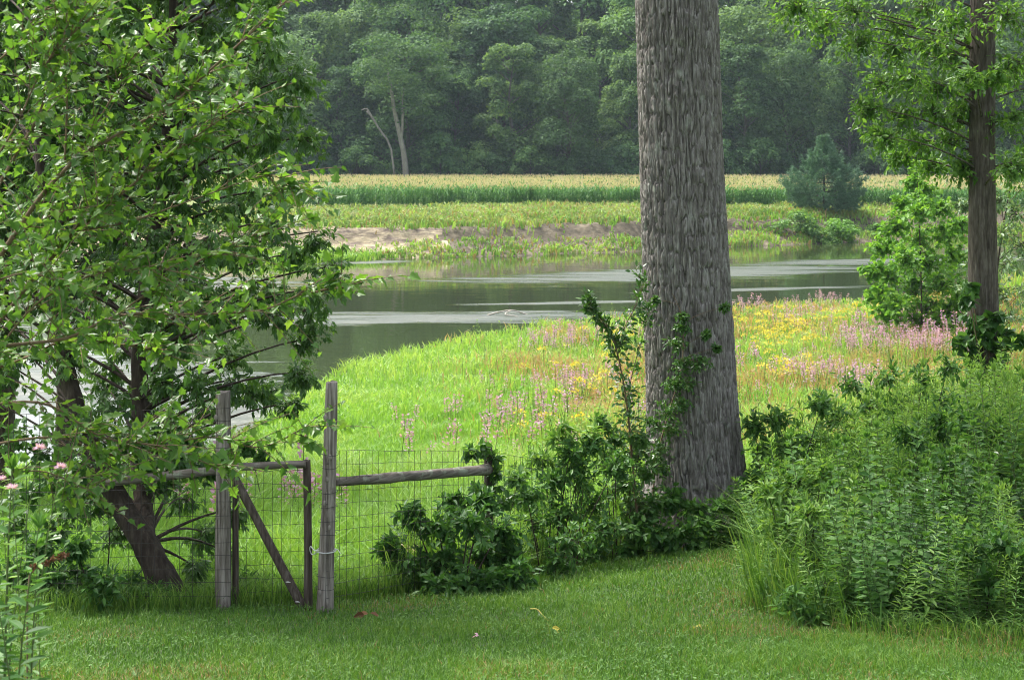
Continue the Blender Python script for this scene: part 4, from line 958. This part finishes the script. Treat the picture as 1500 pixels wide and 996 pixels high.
def sapling():
    d = 19.3; x0 = px2x(935, d); z0 = float(T(x0, d)); o = np.array([x0, d, z0])
    t = link('vine_sapling', None, loc=o, label='slender leafy sapling with arching tips in front of the oak trunk', cat='plant')
    paths = [[(938, 815), (932, 740), (925, 660), (918, 590), (905, 520), (890, 480), (868, 455), (858, 428)], [(905, 520), (915, 480), (930, 450), (942, 415), (930, 400)], [(918, 590), (928, 540), (945, 480), (950, 450)]]
    aw, al = Acc(), Acc()
    for k, p in enumerate(paths):
        Q = smooth_path(np.array([Wp(a, b, d+.05*k) for a, b in p])-o, 30); tubes(aw, Q, np.linspace(.018 if k == 0 else .007, .003, 30)[None], 6)
        n = 330 if k == 0 else 70; u = rng.random(n)*.93+.05; i = (u*29).astype(int); tg = nrm(Q[np.minimum(i+1, 29)]-Q[i])
        dense = 1 if k else np.interp(u, [0, .5, 1], [2.2, 1.5, .5])
        s = nrm(tg*.3+rdir(n)); ln = (.05+.09*rng.random(n))*dense; B = bez(Q[i], Q[i]+s*(ln*.5)[:, None]+np.array([0, 0, .01]), Q[i]+s*ln[:, None], 4); tubes(aw, B, np.linspace(.0025, .001, 4)[None]*np.ones((n, 1)), 3)
        for q in (1, 2, 3):
            j = rng.integers(0, 2, n) >= 0; add_leaves(al, B[:, q], nrm(s+.7*rdir(n)), np.array([0, -.2, 1.])+.5*rng.normal(size=(n, 3)), .055+.03*rng.random(n), .036, 'oval')
    link('stems', aw.mesh('stems', [M['twig']]), t); link('foliage', al.mesh('foliage', [M['vine']]), t, kind='stuff')
    v = link('creeper', None, loc=(px2x(985, 19.7), 19.7, float(T(px2x(985, 19.7), 19.7))), label='fine-leaved creeper climbing the front of the oak trunk', cat='vine')
    o = np.array(v.location); aw, al = Acc(), Acc()
    lst = [(965, 660, 20), (985, 630, 22), (975, 600, 24), (1000, 590, 22), (1010, 560, 20), (1000, 535, 20), (1025, 530, 16), (985, 560, 16), (990, 505, 16), (1000, 480, 12), (1000, 465, 9), (955, 620, 18), (955, 680, 20), (960, 440, 6), (1050, 510, 5), (1062, 450, 7), (970, 690, 18), (1035, 490, 6)]
    C, R = screen_clumps(lst, 19.75, .05); C -= o
    Q = smooth_path(np.array([Wp(960, 800, 19.8), Wp(958, 700, 19.82), Wp(975, 620, 19.84), Wp(998, 540, 19.86), Wp(1000, 470, 19.88), Wp(985, 430, 19.9)])-o, 20); Q[0, 2] = -.05
    tubes(aw, Q, np.linspace(.012, .004, 20)[None], 5); S = nearest_on(Q, C, .3); limb(aw, S, C, .004, .002, 5, .1, 3)
    twiggy(aw, al, C, R*1.2, 30, 7, .052, .5, 'oval', .2, hang=.4, twr=.0015, src=S)
    link('stems', aw.mesh('stems', [M['twig']]), v); link('foliage', al.mesh('foliage', [M['vine']]), v, kind='stuff')
sapling()

# ------------------------------------------------------------------ thicket of goldenrod at the right
gr = [stalk_mesh(400+i, 1.5, 62, .15, .17, 'thicket', name='goldenrod', shape='lance', stemr=.004, leafup=.45+.2*(i % 3)) for i in range(5)] + \
     [stalk_mesh(410+i, 1.5, 40, .17, .30, 'thicket', name='goldenrod', shape='lance', stemr=.005, leafup=.35) for i in range(3)]
wd = [stalk_mesh(420+i, 1.4, 44, .13, .5, m_, name='weed', shape='oval', stemr=.006, leafup=.3) for i, m_ in enumerate(('shrub', 'shrub', 'vine'))]
def thicket_spots(n, r):
    out = []
    while len(out) < n:
        d = r.uniform(12.2, 24.5); px = r.uniform(1088, 1560); x = px2x(px, d)
        if not (x > .146*d+r.uniform(-.05, .1) and d > thicket_front(x)+r.uniform(.0, .35)): continue
        if d > 21.5 and px < 1200: continue
        top = np.interp(px, [1085, 1110, 1180, 1250, 1330, 1400, 1500, 1560], [640, 640, 600, 575, 545, 520, 520, 520])
        lim = EYE-(top-HY)/F*d+r.uniform(-.2, .05)+(r.uniform(.05, .35) if r.random() < .12 else 0)
        z = float(T(x, d)); dist = d-float(thicket_front(np.array(x)))
        h = min(lim-z, (r.uniform(.6, 1.1)+.16*min(dist, 6))*(1+.22*float(noise(x*1.3, d*1.3, 3.))))*r.uniform(.72, 1.03)
        if px < 1160: h *= np.interp(px, [1088, 1160], [.62, 1])
        if h > .35: out.append((x, d, z, h))
    return out
def twhere(x, d):
    px = CX+x/d*F
    a_ = 'beside the oak trunk' if px < 1190 else 'in the middle of the thicket' if px < 1340 else 'under the slender trunk'
    e_ = d-float(thicket_front(np.array(x)))
    return a_+(', front edge by the lawn' if e_ < .8 else ', second rank behind the edge' if e_ < 2 else ', deep behind the others')
r_ = random.Random(11); sp = thicket_spots(950, r_); sp.sort(key=lambda s: s[1])
weedy = [q for q in sp if float(noise(q[0]*.9, q[1]*.7, 17.)) > .22]; sp = [q for q in sp if q not in weedy]
front = sp[:290]; rest = sp[290:]
for i, (x, d, z, h) in enumerate(front):
    o = link('goldenrod_plant', gr[i % 8], loc=(x, d, z), label='narrow-leaved goldenrod stem, '+twhere(x, d), cat='plant', group='goldenrod stems of the thicket')
    s = h/1.5; o.scale = (.55+.45*s, .55+.45*s, s); o.rotation_euler = (r_.uniform(-.25, .22), r_.uniform(-.28, .2), r_.uniform(0, 6.28))
for i, (x, d, z, h) in enumerate(weedy[:150]):
    o = link('broadleaf_weed', wd[i % 3], loc=(x, d, z), label='broad-leaved dark green weed, '+twhere(x, d), cat='plant', group='broad-leaved weeds of the thicket')
    s = h/1.4; o.scale = (.5+.5*s, .5+.5*s, s*r_.uniform(.8, 1.1)); o.rotation_euler = (r_.uniform(-.25, .22), r_.uniform(-.28, .2), r_.uniform(0, 6.28))
def bake(items, meshes, name, mats, label, cat, kind='stuff'):
    a = Acc(); tm = []
    for m in meshes:
        V = np.zeros(len(m.vertices)*3); m.vertices.foreach_get('co', V); V = V.reshape(-1, 3); R = np.zeros(len(V)); m.attributes['rnd'].data.foreach_get('value', R)
        q = {}
        for p in m.polygons: q.setdefault((len(p.vertices), p.material_index), []).append(list(p.vertices))
        tm.append((V, R, q))
    for k, (V, R, q) in enumerate(tm):
        it = np.array(items[k::len(meshes)]); n = len(it)
        if n == 0: continue
        an = rng.random(n)*6.28; c, s = np.cos(an)[:, None], np.sin(an)[:, None]; hz = it[:, 3][:, None]; hs = it[:, 4][:, None]
        lx, ly = rng.normal(size=(n, 1))*.16, rng.normal(size=(n, 1))*.16
        zz = V[None, :, 2]*hz
        Wd = np.stack([(V[None, :, 0]*c-V[None, :, 1]*s)*hs+it[:, 0][:, None]+zz*lx, (V[None, :, 0]*s+V[None, :, 1]*c)*hs+it[:, 1][:, None]+zz*ly, zz+it[:, 2][:, None]], -1)
        st = a.n; a.add(Wd.reshape(-1, 3), np.zeros((0, 4), int), np.clip(np.tile(R, n)+np.repeat(.24*rng.normal(size=n), len(V)), 0, 1))
        b = (np.arange(n)*len(V))[:, None, None]
        for (nv, mi), fs in q.items(): a.more((b+np.array(fs)[None]).reshape(-1, nv), st, mi)
    return link(name, a.mesh(name, mats), label=label, cat=cat, kind=kind)
bake([(x, d, z, h/1.5, .55+.45*h/1.5) for x, d, z, h in rest], gr, 'goldenrod_thicket', [M['thicket'], M['stem']], 'mass of goldenrod and weeds filling the thicket behind its front stems', 'undergrowth')

def long_grass():
    a = Acc(); n = 2300
    d = 12.4+rng.random(n)*8; x = .146*d+np.abs(rng.normal(size=n))*.45; k = (d > thicket_front(x)-.15); x, d = x[k], d[k]; n = len(x)
    blades(a, x, d, .35+.75*rng.random(n)**1.5, .013, .35+.6*rng.random(n), rng.random(n), np.zeros(1, int)[0])
    m = 3800; px = 560+rng.random(m)*540; e = lawn_edge(px2x(px, 18)); dd = e+.05+rng.random(m)*.7; xx = px2x(px, dd); s = dd > lawn_edge(xx)
    blades(a, xx[s], dd[s], .15+.4*rng.random(s.sum()), .011, .4+.6*rng.random(s.sum()), rng.random(s.sum()), 0)
    m = 700; xx = 2.1+rng.random(m)*4; dd = thicket_front(xx)+rng.normal(size=m)*.15; blades(a, xx, dd, .06+.14*rng.random(m), .008, .8, rng.random(m), 1)
    m = 2500; xx = 2.1+rng.random(m)*4; dd = thicket_front(xx)+rng.normal(size=m)*.12; blades(a, xx, dd, .08+.25*rng.random(m), .009, .7, rng.random(m), 0)
    m = 900; pxx = 1000+rng.random(m)*70; dd = 20.2+rng.random(m)*.4; blades(a, px2x(pxx, dd), dd, .15+.2*rng.random(m), .01, .8, rng.random(m), 1)
    m = 2200; dd = 14.9+rng.random(m)*3; xx = -6+rng.random(m)*4.6; s = dd > lawn_edge(xx)+.1
    blades(a, xx[s], dd[s], .12+.3*rng.random(s.sum()), .011, .3+.5*rng.random(s.sum()), rng.random(s.sum()), 0)
    link('long_grass', a.mesh('long_grass', [M['grass'], M['drygrass']]), label='long unmown grass along the lawn edges and fence', cat='grass', kind='stuff')
long_grass()

# ------------------------------------------------------------------ meadow flowers
lo = [stalk_mesh(500+v, 1.25, 20, .11, .2, 'meadow', name='loosestrife_stem', shape='lance', stemr=.012, top=('spike', 'purple', 34), tip=False) for v in range(3)]
ye = [stalk_mesh(540+v, 1.15, 26, .12, .2, 'meadow', name='goldenrod_stem', shape='lance', stemr=.012, top=('plume', 'yellow', 20), tip=False) for v in range(3)]
pk = [stalk_mesh(570, 1.0, 18, .1, .25, 'meadow', name='joe_pye', shape='lance', stemr=.012, top=('plume', 'pinkpale', 40), tip=False)]
def screen_to_ground(px, py):
    """ground point seen at a photo position, minus some plant height"""
    d = np.linspace(17, 150, 1400); x = px2x(px, d); y = HY-(T(x, d)+.9-EYE)/d*F
    i = np.argmax(y < py); return (float(x[i]), float(d[i])) if y[i] < py else None
rf = random.Random(21)
def where(px, py):
    side = 'left of the oak trunk' if px < 945 else 'right of the oak trunk' if px < 1280 else 'below the bright sapling'
    return (' near the river, ' if py < 470 else ' midway down the meadow, ' if py < 560 else ' close to the fence, ')+side
def flowers(regions, meshes, name, label, group, smin=.8, smax=1.15, dens=.8, spread=1.2, cnt=6):
    for (pa, pb, ya, yb, n) in regions:
        for _ in range(max(1, int(n*dens))):
            px, py = rf.uniform(pa, pb), rf.uniform(ya, yb); g = screen_to_ground(px, py)
            if g is None: continue
            x, d = g; d = min(d, float(shore(x))-1.5); x = px2x(px, d)
            o = link(name, None, loc=(x, d, float(T(x, d))-.05), label=label+where(px, py), cat='flower', group=group)
            s = rf.uniform(smin, smax); o.scale = (s, s, s); o.rotation_euler.z = rf.uniform(0, 6.28)
            for q in range(cnt):
                c = link('flower_stem', meshes[q % len(meshes)], o, loc=(rf.gauss(0, spread*.6), rf.gauss(0, spread*.6), -.05)); k = rf.uniform(.7, 1.15); c.scale = (1, 1, k)
                c.rotation_euler = (rf.gauss(0, .12), rf.gauss(0, .12), rf.uniform(0, 6.28))
flowers([(800, 845, 482, 500, 9), (1235, 1410, 468, 500, 44), (1180, 1270, 525, 560, 12), (830, 900, 545, 575, 7), (770, 800, 640, 652, 2), (1090, 1130, 440, 452, 4), (740, 800, 530, 600, 7), (1140, 1420, 425, 462, 18), (860, 930, 460, 500, 6), (380, 430, 690, 715, 3), (640, 760, 580, 640, 5), (1080, 1180, 500, 560, 7), (925, 945, 560, 600, 3)],
        lo, 'loosestrife', 'clump of purple loosestrife spikes', 'purple loosestrife in the meadow')
flowers([(1070, 1290, 438, 480, 46), (1075, 1240, 480, 510, 18), (850, 940, 475, 500, 9), (1075, 1180, 525, 545, 8), (820, 900, 510, 560, 6), (1290, 1420, 430, 470, 8), (880, 940, 560, 580, 3), (740, 830, 560, 600, 3)],
        ye, 'goldenrod', 'clump of yellow goldenrod', 'yellow goldenrod in the meadow', .75, 1.05, dens=.36, spread=1.7)
flowers([(570, 600, 735, 765, 2)], pk, 'joe_pye_weed', 'pale pink flower heads', 'pale pink flowers behind the fence', .45, .5, spread=.3, cnt=2)
def herbs():
    st = [stalk_mesh(600+i, .95, 24, .14, .22, 'meadow', name='herb', shape='lance', stemr=.01) for i in range(3)]; it = []
    r = random.Random(4)
    for _ in range(1000):
        px, py = r.uniform(560, 1480), r.uniform(445, 690); g = screen_to_ground(px, py)
        if g is None: continue
        x, d = g
        if d > float(shore(x))-1 or d < 24 or px < 620+.6*(py-445): continue
        s = r.uniform(.6, 1.2); it.append((x, d, float(T(x, d)), s, s*1.2))
    bake(it, st, 'meadow_herbs', [M['meadow'], M['stem']], 'leafy green weeds mixed among the meadow flowers', 'undergrowth')
    for m in st: bpy.data.meshes.remove(m)
herbs()

# ------------------------------------------------------------------ fence, gate and rails
def log_mesh(P, R, mat, sides=14, seed=0., amp=.06, k=26):
    """round timber following points P (local), rough skin, sawn ends"""
    Q = smooth_path(P, k); R = np.interp(np.linspace(0, 1, k), np.linspace(0, 1, len(R)), R)
    a = Acc(); tubes(a, Q, R[None], sides, cap=False)
    V = a.V[0].astype(float).reshape(k, sides, 3); c = Q[:, None]; off = V-c
    th = np.arange(sides)/sides*6.283; l = np.concatenate([[0], np.cumsum(np.linalg.norm(np.diff(Q, axis=0), axis=1))])
    n = noise(np.cos(th)[None]*2.2+seed, np.sin(th)[None]*2.2, l[:, None]*1.5)*amp*1.3+noise(np.cos(th)[None]*5+seed, np.sin(th)[None]*5, l[:, None]*4)*amp*.8
    V = c+off*(1+n)[..., None]; V[-1] += np.array([0, 0, .012])*noise(V[-1][:, 0]*30, V[-1][:, 1]*30)[:, None]
    a.V[0] = V.reshape(-1, 3).astype(np.float32)
    a.more([list(range((k-1)*sides, k*sides))], 0); a.more([list(range(sides))[::-1]], 0)
    return a.mesh('timber', [mat])
def knot(parent, p, r, mat):
    a = Acc(); nr, ns = 4, 8
    V = []; 
    for i in range(nr):
        f = i/(nr-1); rr = r*math.cos(f*1.3)
        for j in range(ns): V.append([rr*math.cos(j/ns*6.283)*1.0, -r*.55*math.sin(f*1.4), rr*math.sin(j/ns*6.283)*1.3])
    fs = [[i*ns+j, i*ns+(j+1) % ns, (i+1)*ns+(j+1) % ns, (i+1)*ns+j] for i in range(nr-1) for j in range(ns)]
    a.add(V, fs, .5, 0, True); a.more([[(nr-1)*ns+j for j in range(ns)]], 0)
    return link('knot', a.mesh('knot', [mat]), parent, loc=p)
def post(name, label, pxb, pxt, pyt, d, wb, wt, mat='wood', seed=0., mid=None):
    sc_ = F/d; x0 = px2x(pxb, d); z0 = float(T(x0, d)); o = np.array([x0, d, z0])
    pts = [np.array([0, 0, -.25]), np.array([0, 0, .1])]
    if mid is not None: pts.append(Wp(mid[0], mid[1], d)-o)
    pts.append(Wp(pxt, pyt, d)-o)
    ob = link(name, None, loc=o, label=label, cat='fence post')
    link('shaft', log_mesh(np.array(pts), np.array([wb, wb*.97, (wb+wt)/2, wt])/2/sc_, M[mat], seed=seed), ob)
    return ob, o
p1, o1 = post('fence_post', 'grey weathered hinge post left of the gate with wire across it', 327, 327, 573, 15.15, 25, 21, seed=1.)
p2, o2 = post('fence_post', 'taller grey latch post right of the gate with a rope round it', 476, 486, 559, 15.05, 25, 17, seed=5., mid=(481, 740))
p3, o3 = post('fence_post', 'short dark far fence post overgrown with leaves', 716, 715, 651, 17.95, 15, 12, 'gatewood', seed=9.)
for ob, spots, d, r in ((p1, [(318, 610), (331, 660), (322, 755), (328, 810)], 15.15, .022), (p2, [(478, 610), (484, 668), (477, 735), (483, 770), (474, 850), (470, 865), (480, 700)], 15.05, .022)):
    for (a_, b_) in spots:
        q = Wp(a_, b_, d)-np.array(ob.location); q[1] = -.058; knot(ob, q, r, M['wood'])

def rail(name, label, A, B, ra, rb, seed, mat='railwood', bow=0):
    A, B = np.array(A), np.array(B); mid = .5*(A+B)+np.array([0, 0, bow]); ang = math.atan2(B[1]-A[1], B[0]-A[0])
    t = link(name, None, loc=mid, label=label, cat='fence rail'); t.rotation_euler.z = ang
    Ri = np.array([[math.cos(ang), math.sin(ang), 0], [-math.sin(ang), math.cos(ang), 0], [0, 0, 1]])
    P = np.array([Ri@(A-mid), Ri@(.7*A+.3*B+np.array([0, 0, bow*.8])-mid), Ri@(.3*A+.7*B+np.array([0, 0, bow*.9])-mid), Ri@(B-mid)])
    link('timber', log_mesh(P, np.array([ra, (ra+rb)/2*1.06, (ra+rb)/2, rb]), M[mat], seed=seed, amp=.09), t); return t
rail('fence_rail', 'grey split rail running from the latch post to the short far post', Wp(489, 706, 15.15), Wp(716, 688, 17.85), .038, .062, 3.)
rail('fence_rail', 'old lichened rail half hidden by leaves left of the hinge post', Wp(142, 708, 15.5), Wp(325, 688, 15.26), .045, .04, 6.)

def build_gate():
    d = 15.22; x0 = px2x(398, d); z0 = float(T(x0, d)); o = np.array([x0, d, z0])
    t = link('garden_gate', None, loc=o, label='rustic pole gate with diagonal brace and square wire mesh', cat='gate')
    s = d/F
    def pole(name, A, B, wa, wb, seed, mat='gatewood', dd=0, mid=None):
        P = [Wp(A[0], A[1], d+dd)-o]+([Wp(mid[0], mid[1], d+dd)-o] if mid else [])+[Wp(B[0], B[1], d+dd)-o]
        return link(name, log_mesh(np.array(P), np.array([wa, (wa+wb)/2, wb])/2*s, M[mat], 12, seed), t)
    pole('stile', (452, 893), (449, 674), 13, 11.5, 2., mid=(451, 780))
    pole('stile', (345, 898), (345, 686), 10, 9, 12., dd=.02)
    pole('top_rail', (343, 684), (448, 679.5), 12, 11, 4., 'railwood', dd=-.055)
    br_ = pole('brace', (341, 694), (443, 889), 12, 14, 7., dd=-.03)
    for (px, py) in ((422, 852), (436, 881)):
        a = Acc(); tubes(a, [[[-.022, 0, 0], [0, -.004, .001], [.022, 0, -.004]]], [[.003, .006, .003]], 6, cap=True); q = link('white_scar', a.mesh('white_scar', [M['white']]), br_, loc=Wp(px, py, d-.09)-o)
    # wire mesh hung behind the poles
    zt = Wp(0, 690, d)[2]-z0; zb = .03; xa, xb = px2x(347, d)-x0, px2x(450, d)-x0
    mesh_wires(t, np.array([xa, .035, 0]), np.array([xb, .035, 0]), zb, zt, zb, zt, .085, .125)
def mesh_wires(parent, A, B, zb0, zt0, zb1, zt1, sx, sz, rad=.0021):
    L = np.linalg.norm((B-A)[:2]); ang = math.atan2(B[1]-A[1], B[0]-A[0])
    nv = max(int(round(L/sx)), 2); H = max(zt0-zb0, zt1-zb1)
    a = Acc(); k = 14; zz = np.linspace(0, 1, k); w = .0035*noise(zz*9, 1.3)
    tubes(a, np.stack([w, .0035*noise(zz*9, 4.4), zz], -1), rad, 4); vm = a.mesh('vertical_wire', [M['wire']])
    vm2 = None
    for i in range(nv+1):
        f = i/nv; p = A*(1-f)+B*f; zb = zb0*(1-f)+zb1*f; zt = zt0*(1-f)+zt1*f
        o = link('vertical_wire', vm, parent, loc=(p[0], p[1], zb)); o.scale = (1, 1, zt-zb); o.rotation_euler.z = i*1.7
    nh = max(int(round(H/sz)), 2); a = Acc(); k = 40; uu = np.linspace(0, 1, k)
    tubes(a, np.stack([uu*L, .006*noise(uu*14, 2.2), .007*noise(uu*11, 7.7)], -1), rad, 4); hm = a.mesh('horizontal_wire', [M['wire']])
    for j in range(nh+1):
        f = j/nh; za = zb0*(1-f)+zt0*f; zc = zb1*(1-f)+zt1*f
        o = link('horizontal_wire', hm, parent, loc=(A[0], A[1], za)); o.rotation_euler = (0, -math.atan2(zc-za, L), ang); o.scale = (math.hypot(L, zc-za)/L, 1, 1 if j % 2 else -1)
build_gate()
def fence_run(label, A, B, ta, tb):
    """A, B world xy of the ends; ta, tb world heights of the top wire"""
    za, zb = float(T(*A)), float(T(*B))
    t = link('wire_fence', None, loc=(A[0], A[1], za), label=label, cat='wire fence')
    mesh_wires(t, np.array([0, 0, 0.]), np.array([B[0]-A[0], B[1]-A[1], 0.]), .02, ta-za, zb-za+.02, tb-za, .115, .125)
fence_run('square wire mesh fence between the latch post and the short far post', (o2[0]+.02, o2[1]-.092), (o3[0], o3[1]-.06), Wp(0, 657, 15.05)[2], Wp(0, 660, 17.9)[2])
fence_run('square wire mesh fence running left from the hinge post under the leaves', (px2x(20, 15.0), 15.0), (o1[0]+.085, o1[1]-.095), Wp(0, 607, 15.0)[2], Wp(0, 597, 15.06)[2])
fence_run('wire mesh fence continuing into the bushes beyond the short post', (o3[0]+.03, o3[1]-.06), (px2x(905, 20.2), 20.2), Wp(0, 662, 17.9)[2], Wp(0, 690, 20.2)[2])
def wraps():
    """wire lines bound round the latch post"""
    for k, py in enumerate([665, 684, 720, 741, 762, 781, 842, 860]):
        a = Acc(); n = 18; th = np.arange(n)/(n-1)*6.283; r = (10.5+ (py-560)*.012)/F*15.05*1.08
        tubes(a, np.stack([np.cos(th)*r, np.sin(th)*r, .006*np.sin(th*2+k)], -1), .0022, 4)
        px = np.interp(py, [559, 740, 893], [486, 481, 476]); link('wire_loop', a.mesh('wire_loop', [M['wire']]), p2, loc=Wp(px, py, 15.05)-np.array(p2.location))
wraps()
def tie():
    t = link('rope_tie', None, loc=Wp(478, 806, 15.05), label='pale rope loop tying the gate to the latch post', cat='rope'); o = np.array(t.location)
    a = Acc(); n = 22; th = np.arange(n)/(n-1)*6.283; r = 12.5/F*15.05*1.12
    tubes(a, np.stack([np.cos(th)*r, np.sin(th)*r, .006*np.sin(th)+.002], -1), .006, 6)
    link('loop', a.mesh('loop', [M['rope']]), t)
    a = Acc(); tubes(a, smooth_path(np.array([Wp(468, 806, 14.98), Wp(461, 806, 15.02), Wp(455, 800, 15.1), Wp(454, 806, 15.14), Wp(458, 812, 15.12), Wp(466, 807, 15.0)])-o, 18), .005, 6); link('knot', a.mesh('knot', [M['rope']]), t)
    a = Acc(); tubes(a, smooth_path(np.array([Wp(488, 806, 14.98), Wp(494, 804, 14.96), Wp(499, 811, 14.95)])-o, 8), .0035, 5); link('tail', a.mesh('tail', [M['rope']]), t)
tie()

# ------------------------------------------------------------------ small things
def driftwood():
    t = link('driftwood', None, loc=(px2x(742, 99.5), 99.5, 0), label='pale forked branch sticking out of the river by the meadow', cat='branch'); o = np.array(t.location); a = Acc()
    tubes(a, smooth_path(np.array([[-1.2, 0, -.02], [-.5, .2, .16], [.3, .4, .26], [.9, .5, .1], [1.5, .5, -.1]]), 14), np.linspace(.05, .04, 14)[None], 6)
    link('bough', a.mesh('bough', [M['log']]), t); a = Acc()
    tubes(a, smooth_path(np.array([[.3, .4, .26], [-.1, -.6, .12], [.5, -1.0, .06], [.9, -1.2, -.1]]), 10), np.linspace(.04, .02, 10)[None], 5); link('side_branch', a.mesh('side_branch', [M['log']]), t)
driftwood()
def litter(name, px, py, label, cat, shape, L, ratio, mat, n=1, lift=.05, sp=.04):
    d = 1.65*F/(py-HY-.174*F); x = px2x(px, d); t_ = Acc()
    P = np.array([[rng.normal()*sp, rng.normal()*sp, lift*rng.random()] for _ in range(n)]); 
    add_leaves(t_, P, rdir(n)*np.array([1, 1, .2]), np.array([0, -.8, .8])+.5*rng.normal(size=(n, 3)), L, L*ratio, shape, fold=.35, droop=.3)
    return link(name, t_.mesh(name, [M[mat]]), loc=(x, d, float(T(x, d))+.05), label=label, cat=cat)
litter('dead_leaf', 537, 908, 'dark brown curled leaf lying on the lawn right of the gate', 'leaf', 'oval', .10, .6, 'brownleaf', 3, .03, .02)
litter('yellow_leaf', 812, 930, 'small bright yellow leaf lying on the lawn', 'leaf', 'oval', .07, .6, 'yellowleaf', 2, .02, .02)
litter('clover_flower', 697, 940, 'tiny pale pink clover head in the middle of the lawn', 'flower', 'kite', .025, .5, 'beebalm', 12, .03, .006)
litter('white_petal', 392, 887, 'small white petal in the grass behind the gate', 'petal', 'oval', .05, .5, 'pinkpale', 1, .02, .01)
litter('buttercup', 1034, 927, 'small yellow flowers in the lawn before the thicket', 'flower', 'kite', .025, .8, 'yellow', 7, .03, .06)
def grass_stem():
    t = link('fallen_stem', None, loc=(px2x(792, 14.2), 14.2, float(T(px2x(792, 14.2), 14.2))), label='pale bent weed stem lying on the lawn beside the yellow leaf', cat='stem'); o = np.array(t.location); a = Acc()
    tubes(a, smooth_path(np.array([[-.09, .1, .09], [-.03, .02, .11], [.02, -.04, .07], [.07, -.1, .04]]), 12), .005, 5); link('stalk', a.mesh('stalk', [M['yellowleaf']]), t)
    a = Acc(); add_leaves(a, [[-.03, .02, .11], [.02, -.04, .07], [.0, 0, .09]], [[.3, -.4, -.5], [.5, .2, -.3], [-.3, -.6, -.2]], [[0, -.6, .8]]*3, .07, .02, 'lance', .9); link('leaf', a.mesh('leaf', [M['pale']]), t)
grass_stem()

# ------------------------------------------------------------------ haze: one closed box of thin air round everything
def build_haze():
    bpy_me = bpy.data.meshes.new('haze'); x0, x1, y0, y1, z0, z1 = -3000, 3000, -120, 3500, -6, 130
    V = [(x, y, z) for z in (z0, z1) for y in (y0, y1) for x in (x0, x1)]
    Fc = [(0, 2, 3, 1), (4, 5, 7, 6), (0, 1, 5, 4), (2, 6, 7, 3), (0, 4, 6, 2), (1, 3, 7, 5)]
    bpy_me.from_pydata(V, [], Fc); m = bpy.data.materials.new('haze'); m.use_nodes = True; nt = m.node_tree; nt.nodes.remove(nt.nodes['Principled BSDF'])
    pv = nt.nodes.new('ShaderNodeVolumePrincipled'); pv.inputs['Color'].default_value = (.72, .88, 1, 1); pv.inputs['Density'].default_value = .00011; pv.inputs['Anisotropy'].default_value = .2
    nt.links.new(pv.outputs[0], nt.nodes['Material Output'].inputs['Volume']); bpy_me.materials.append(m)
    link('haze', bpy_me, label='thin pale air between the meadow and the far wood', cat='haze', kind='stuff')
build_haze()
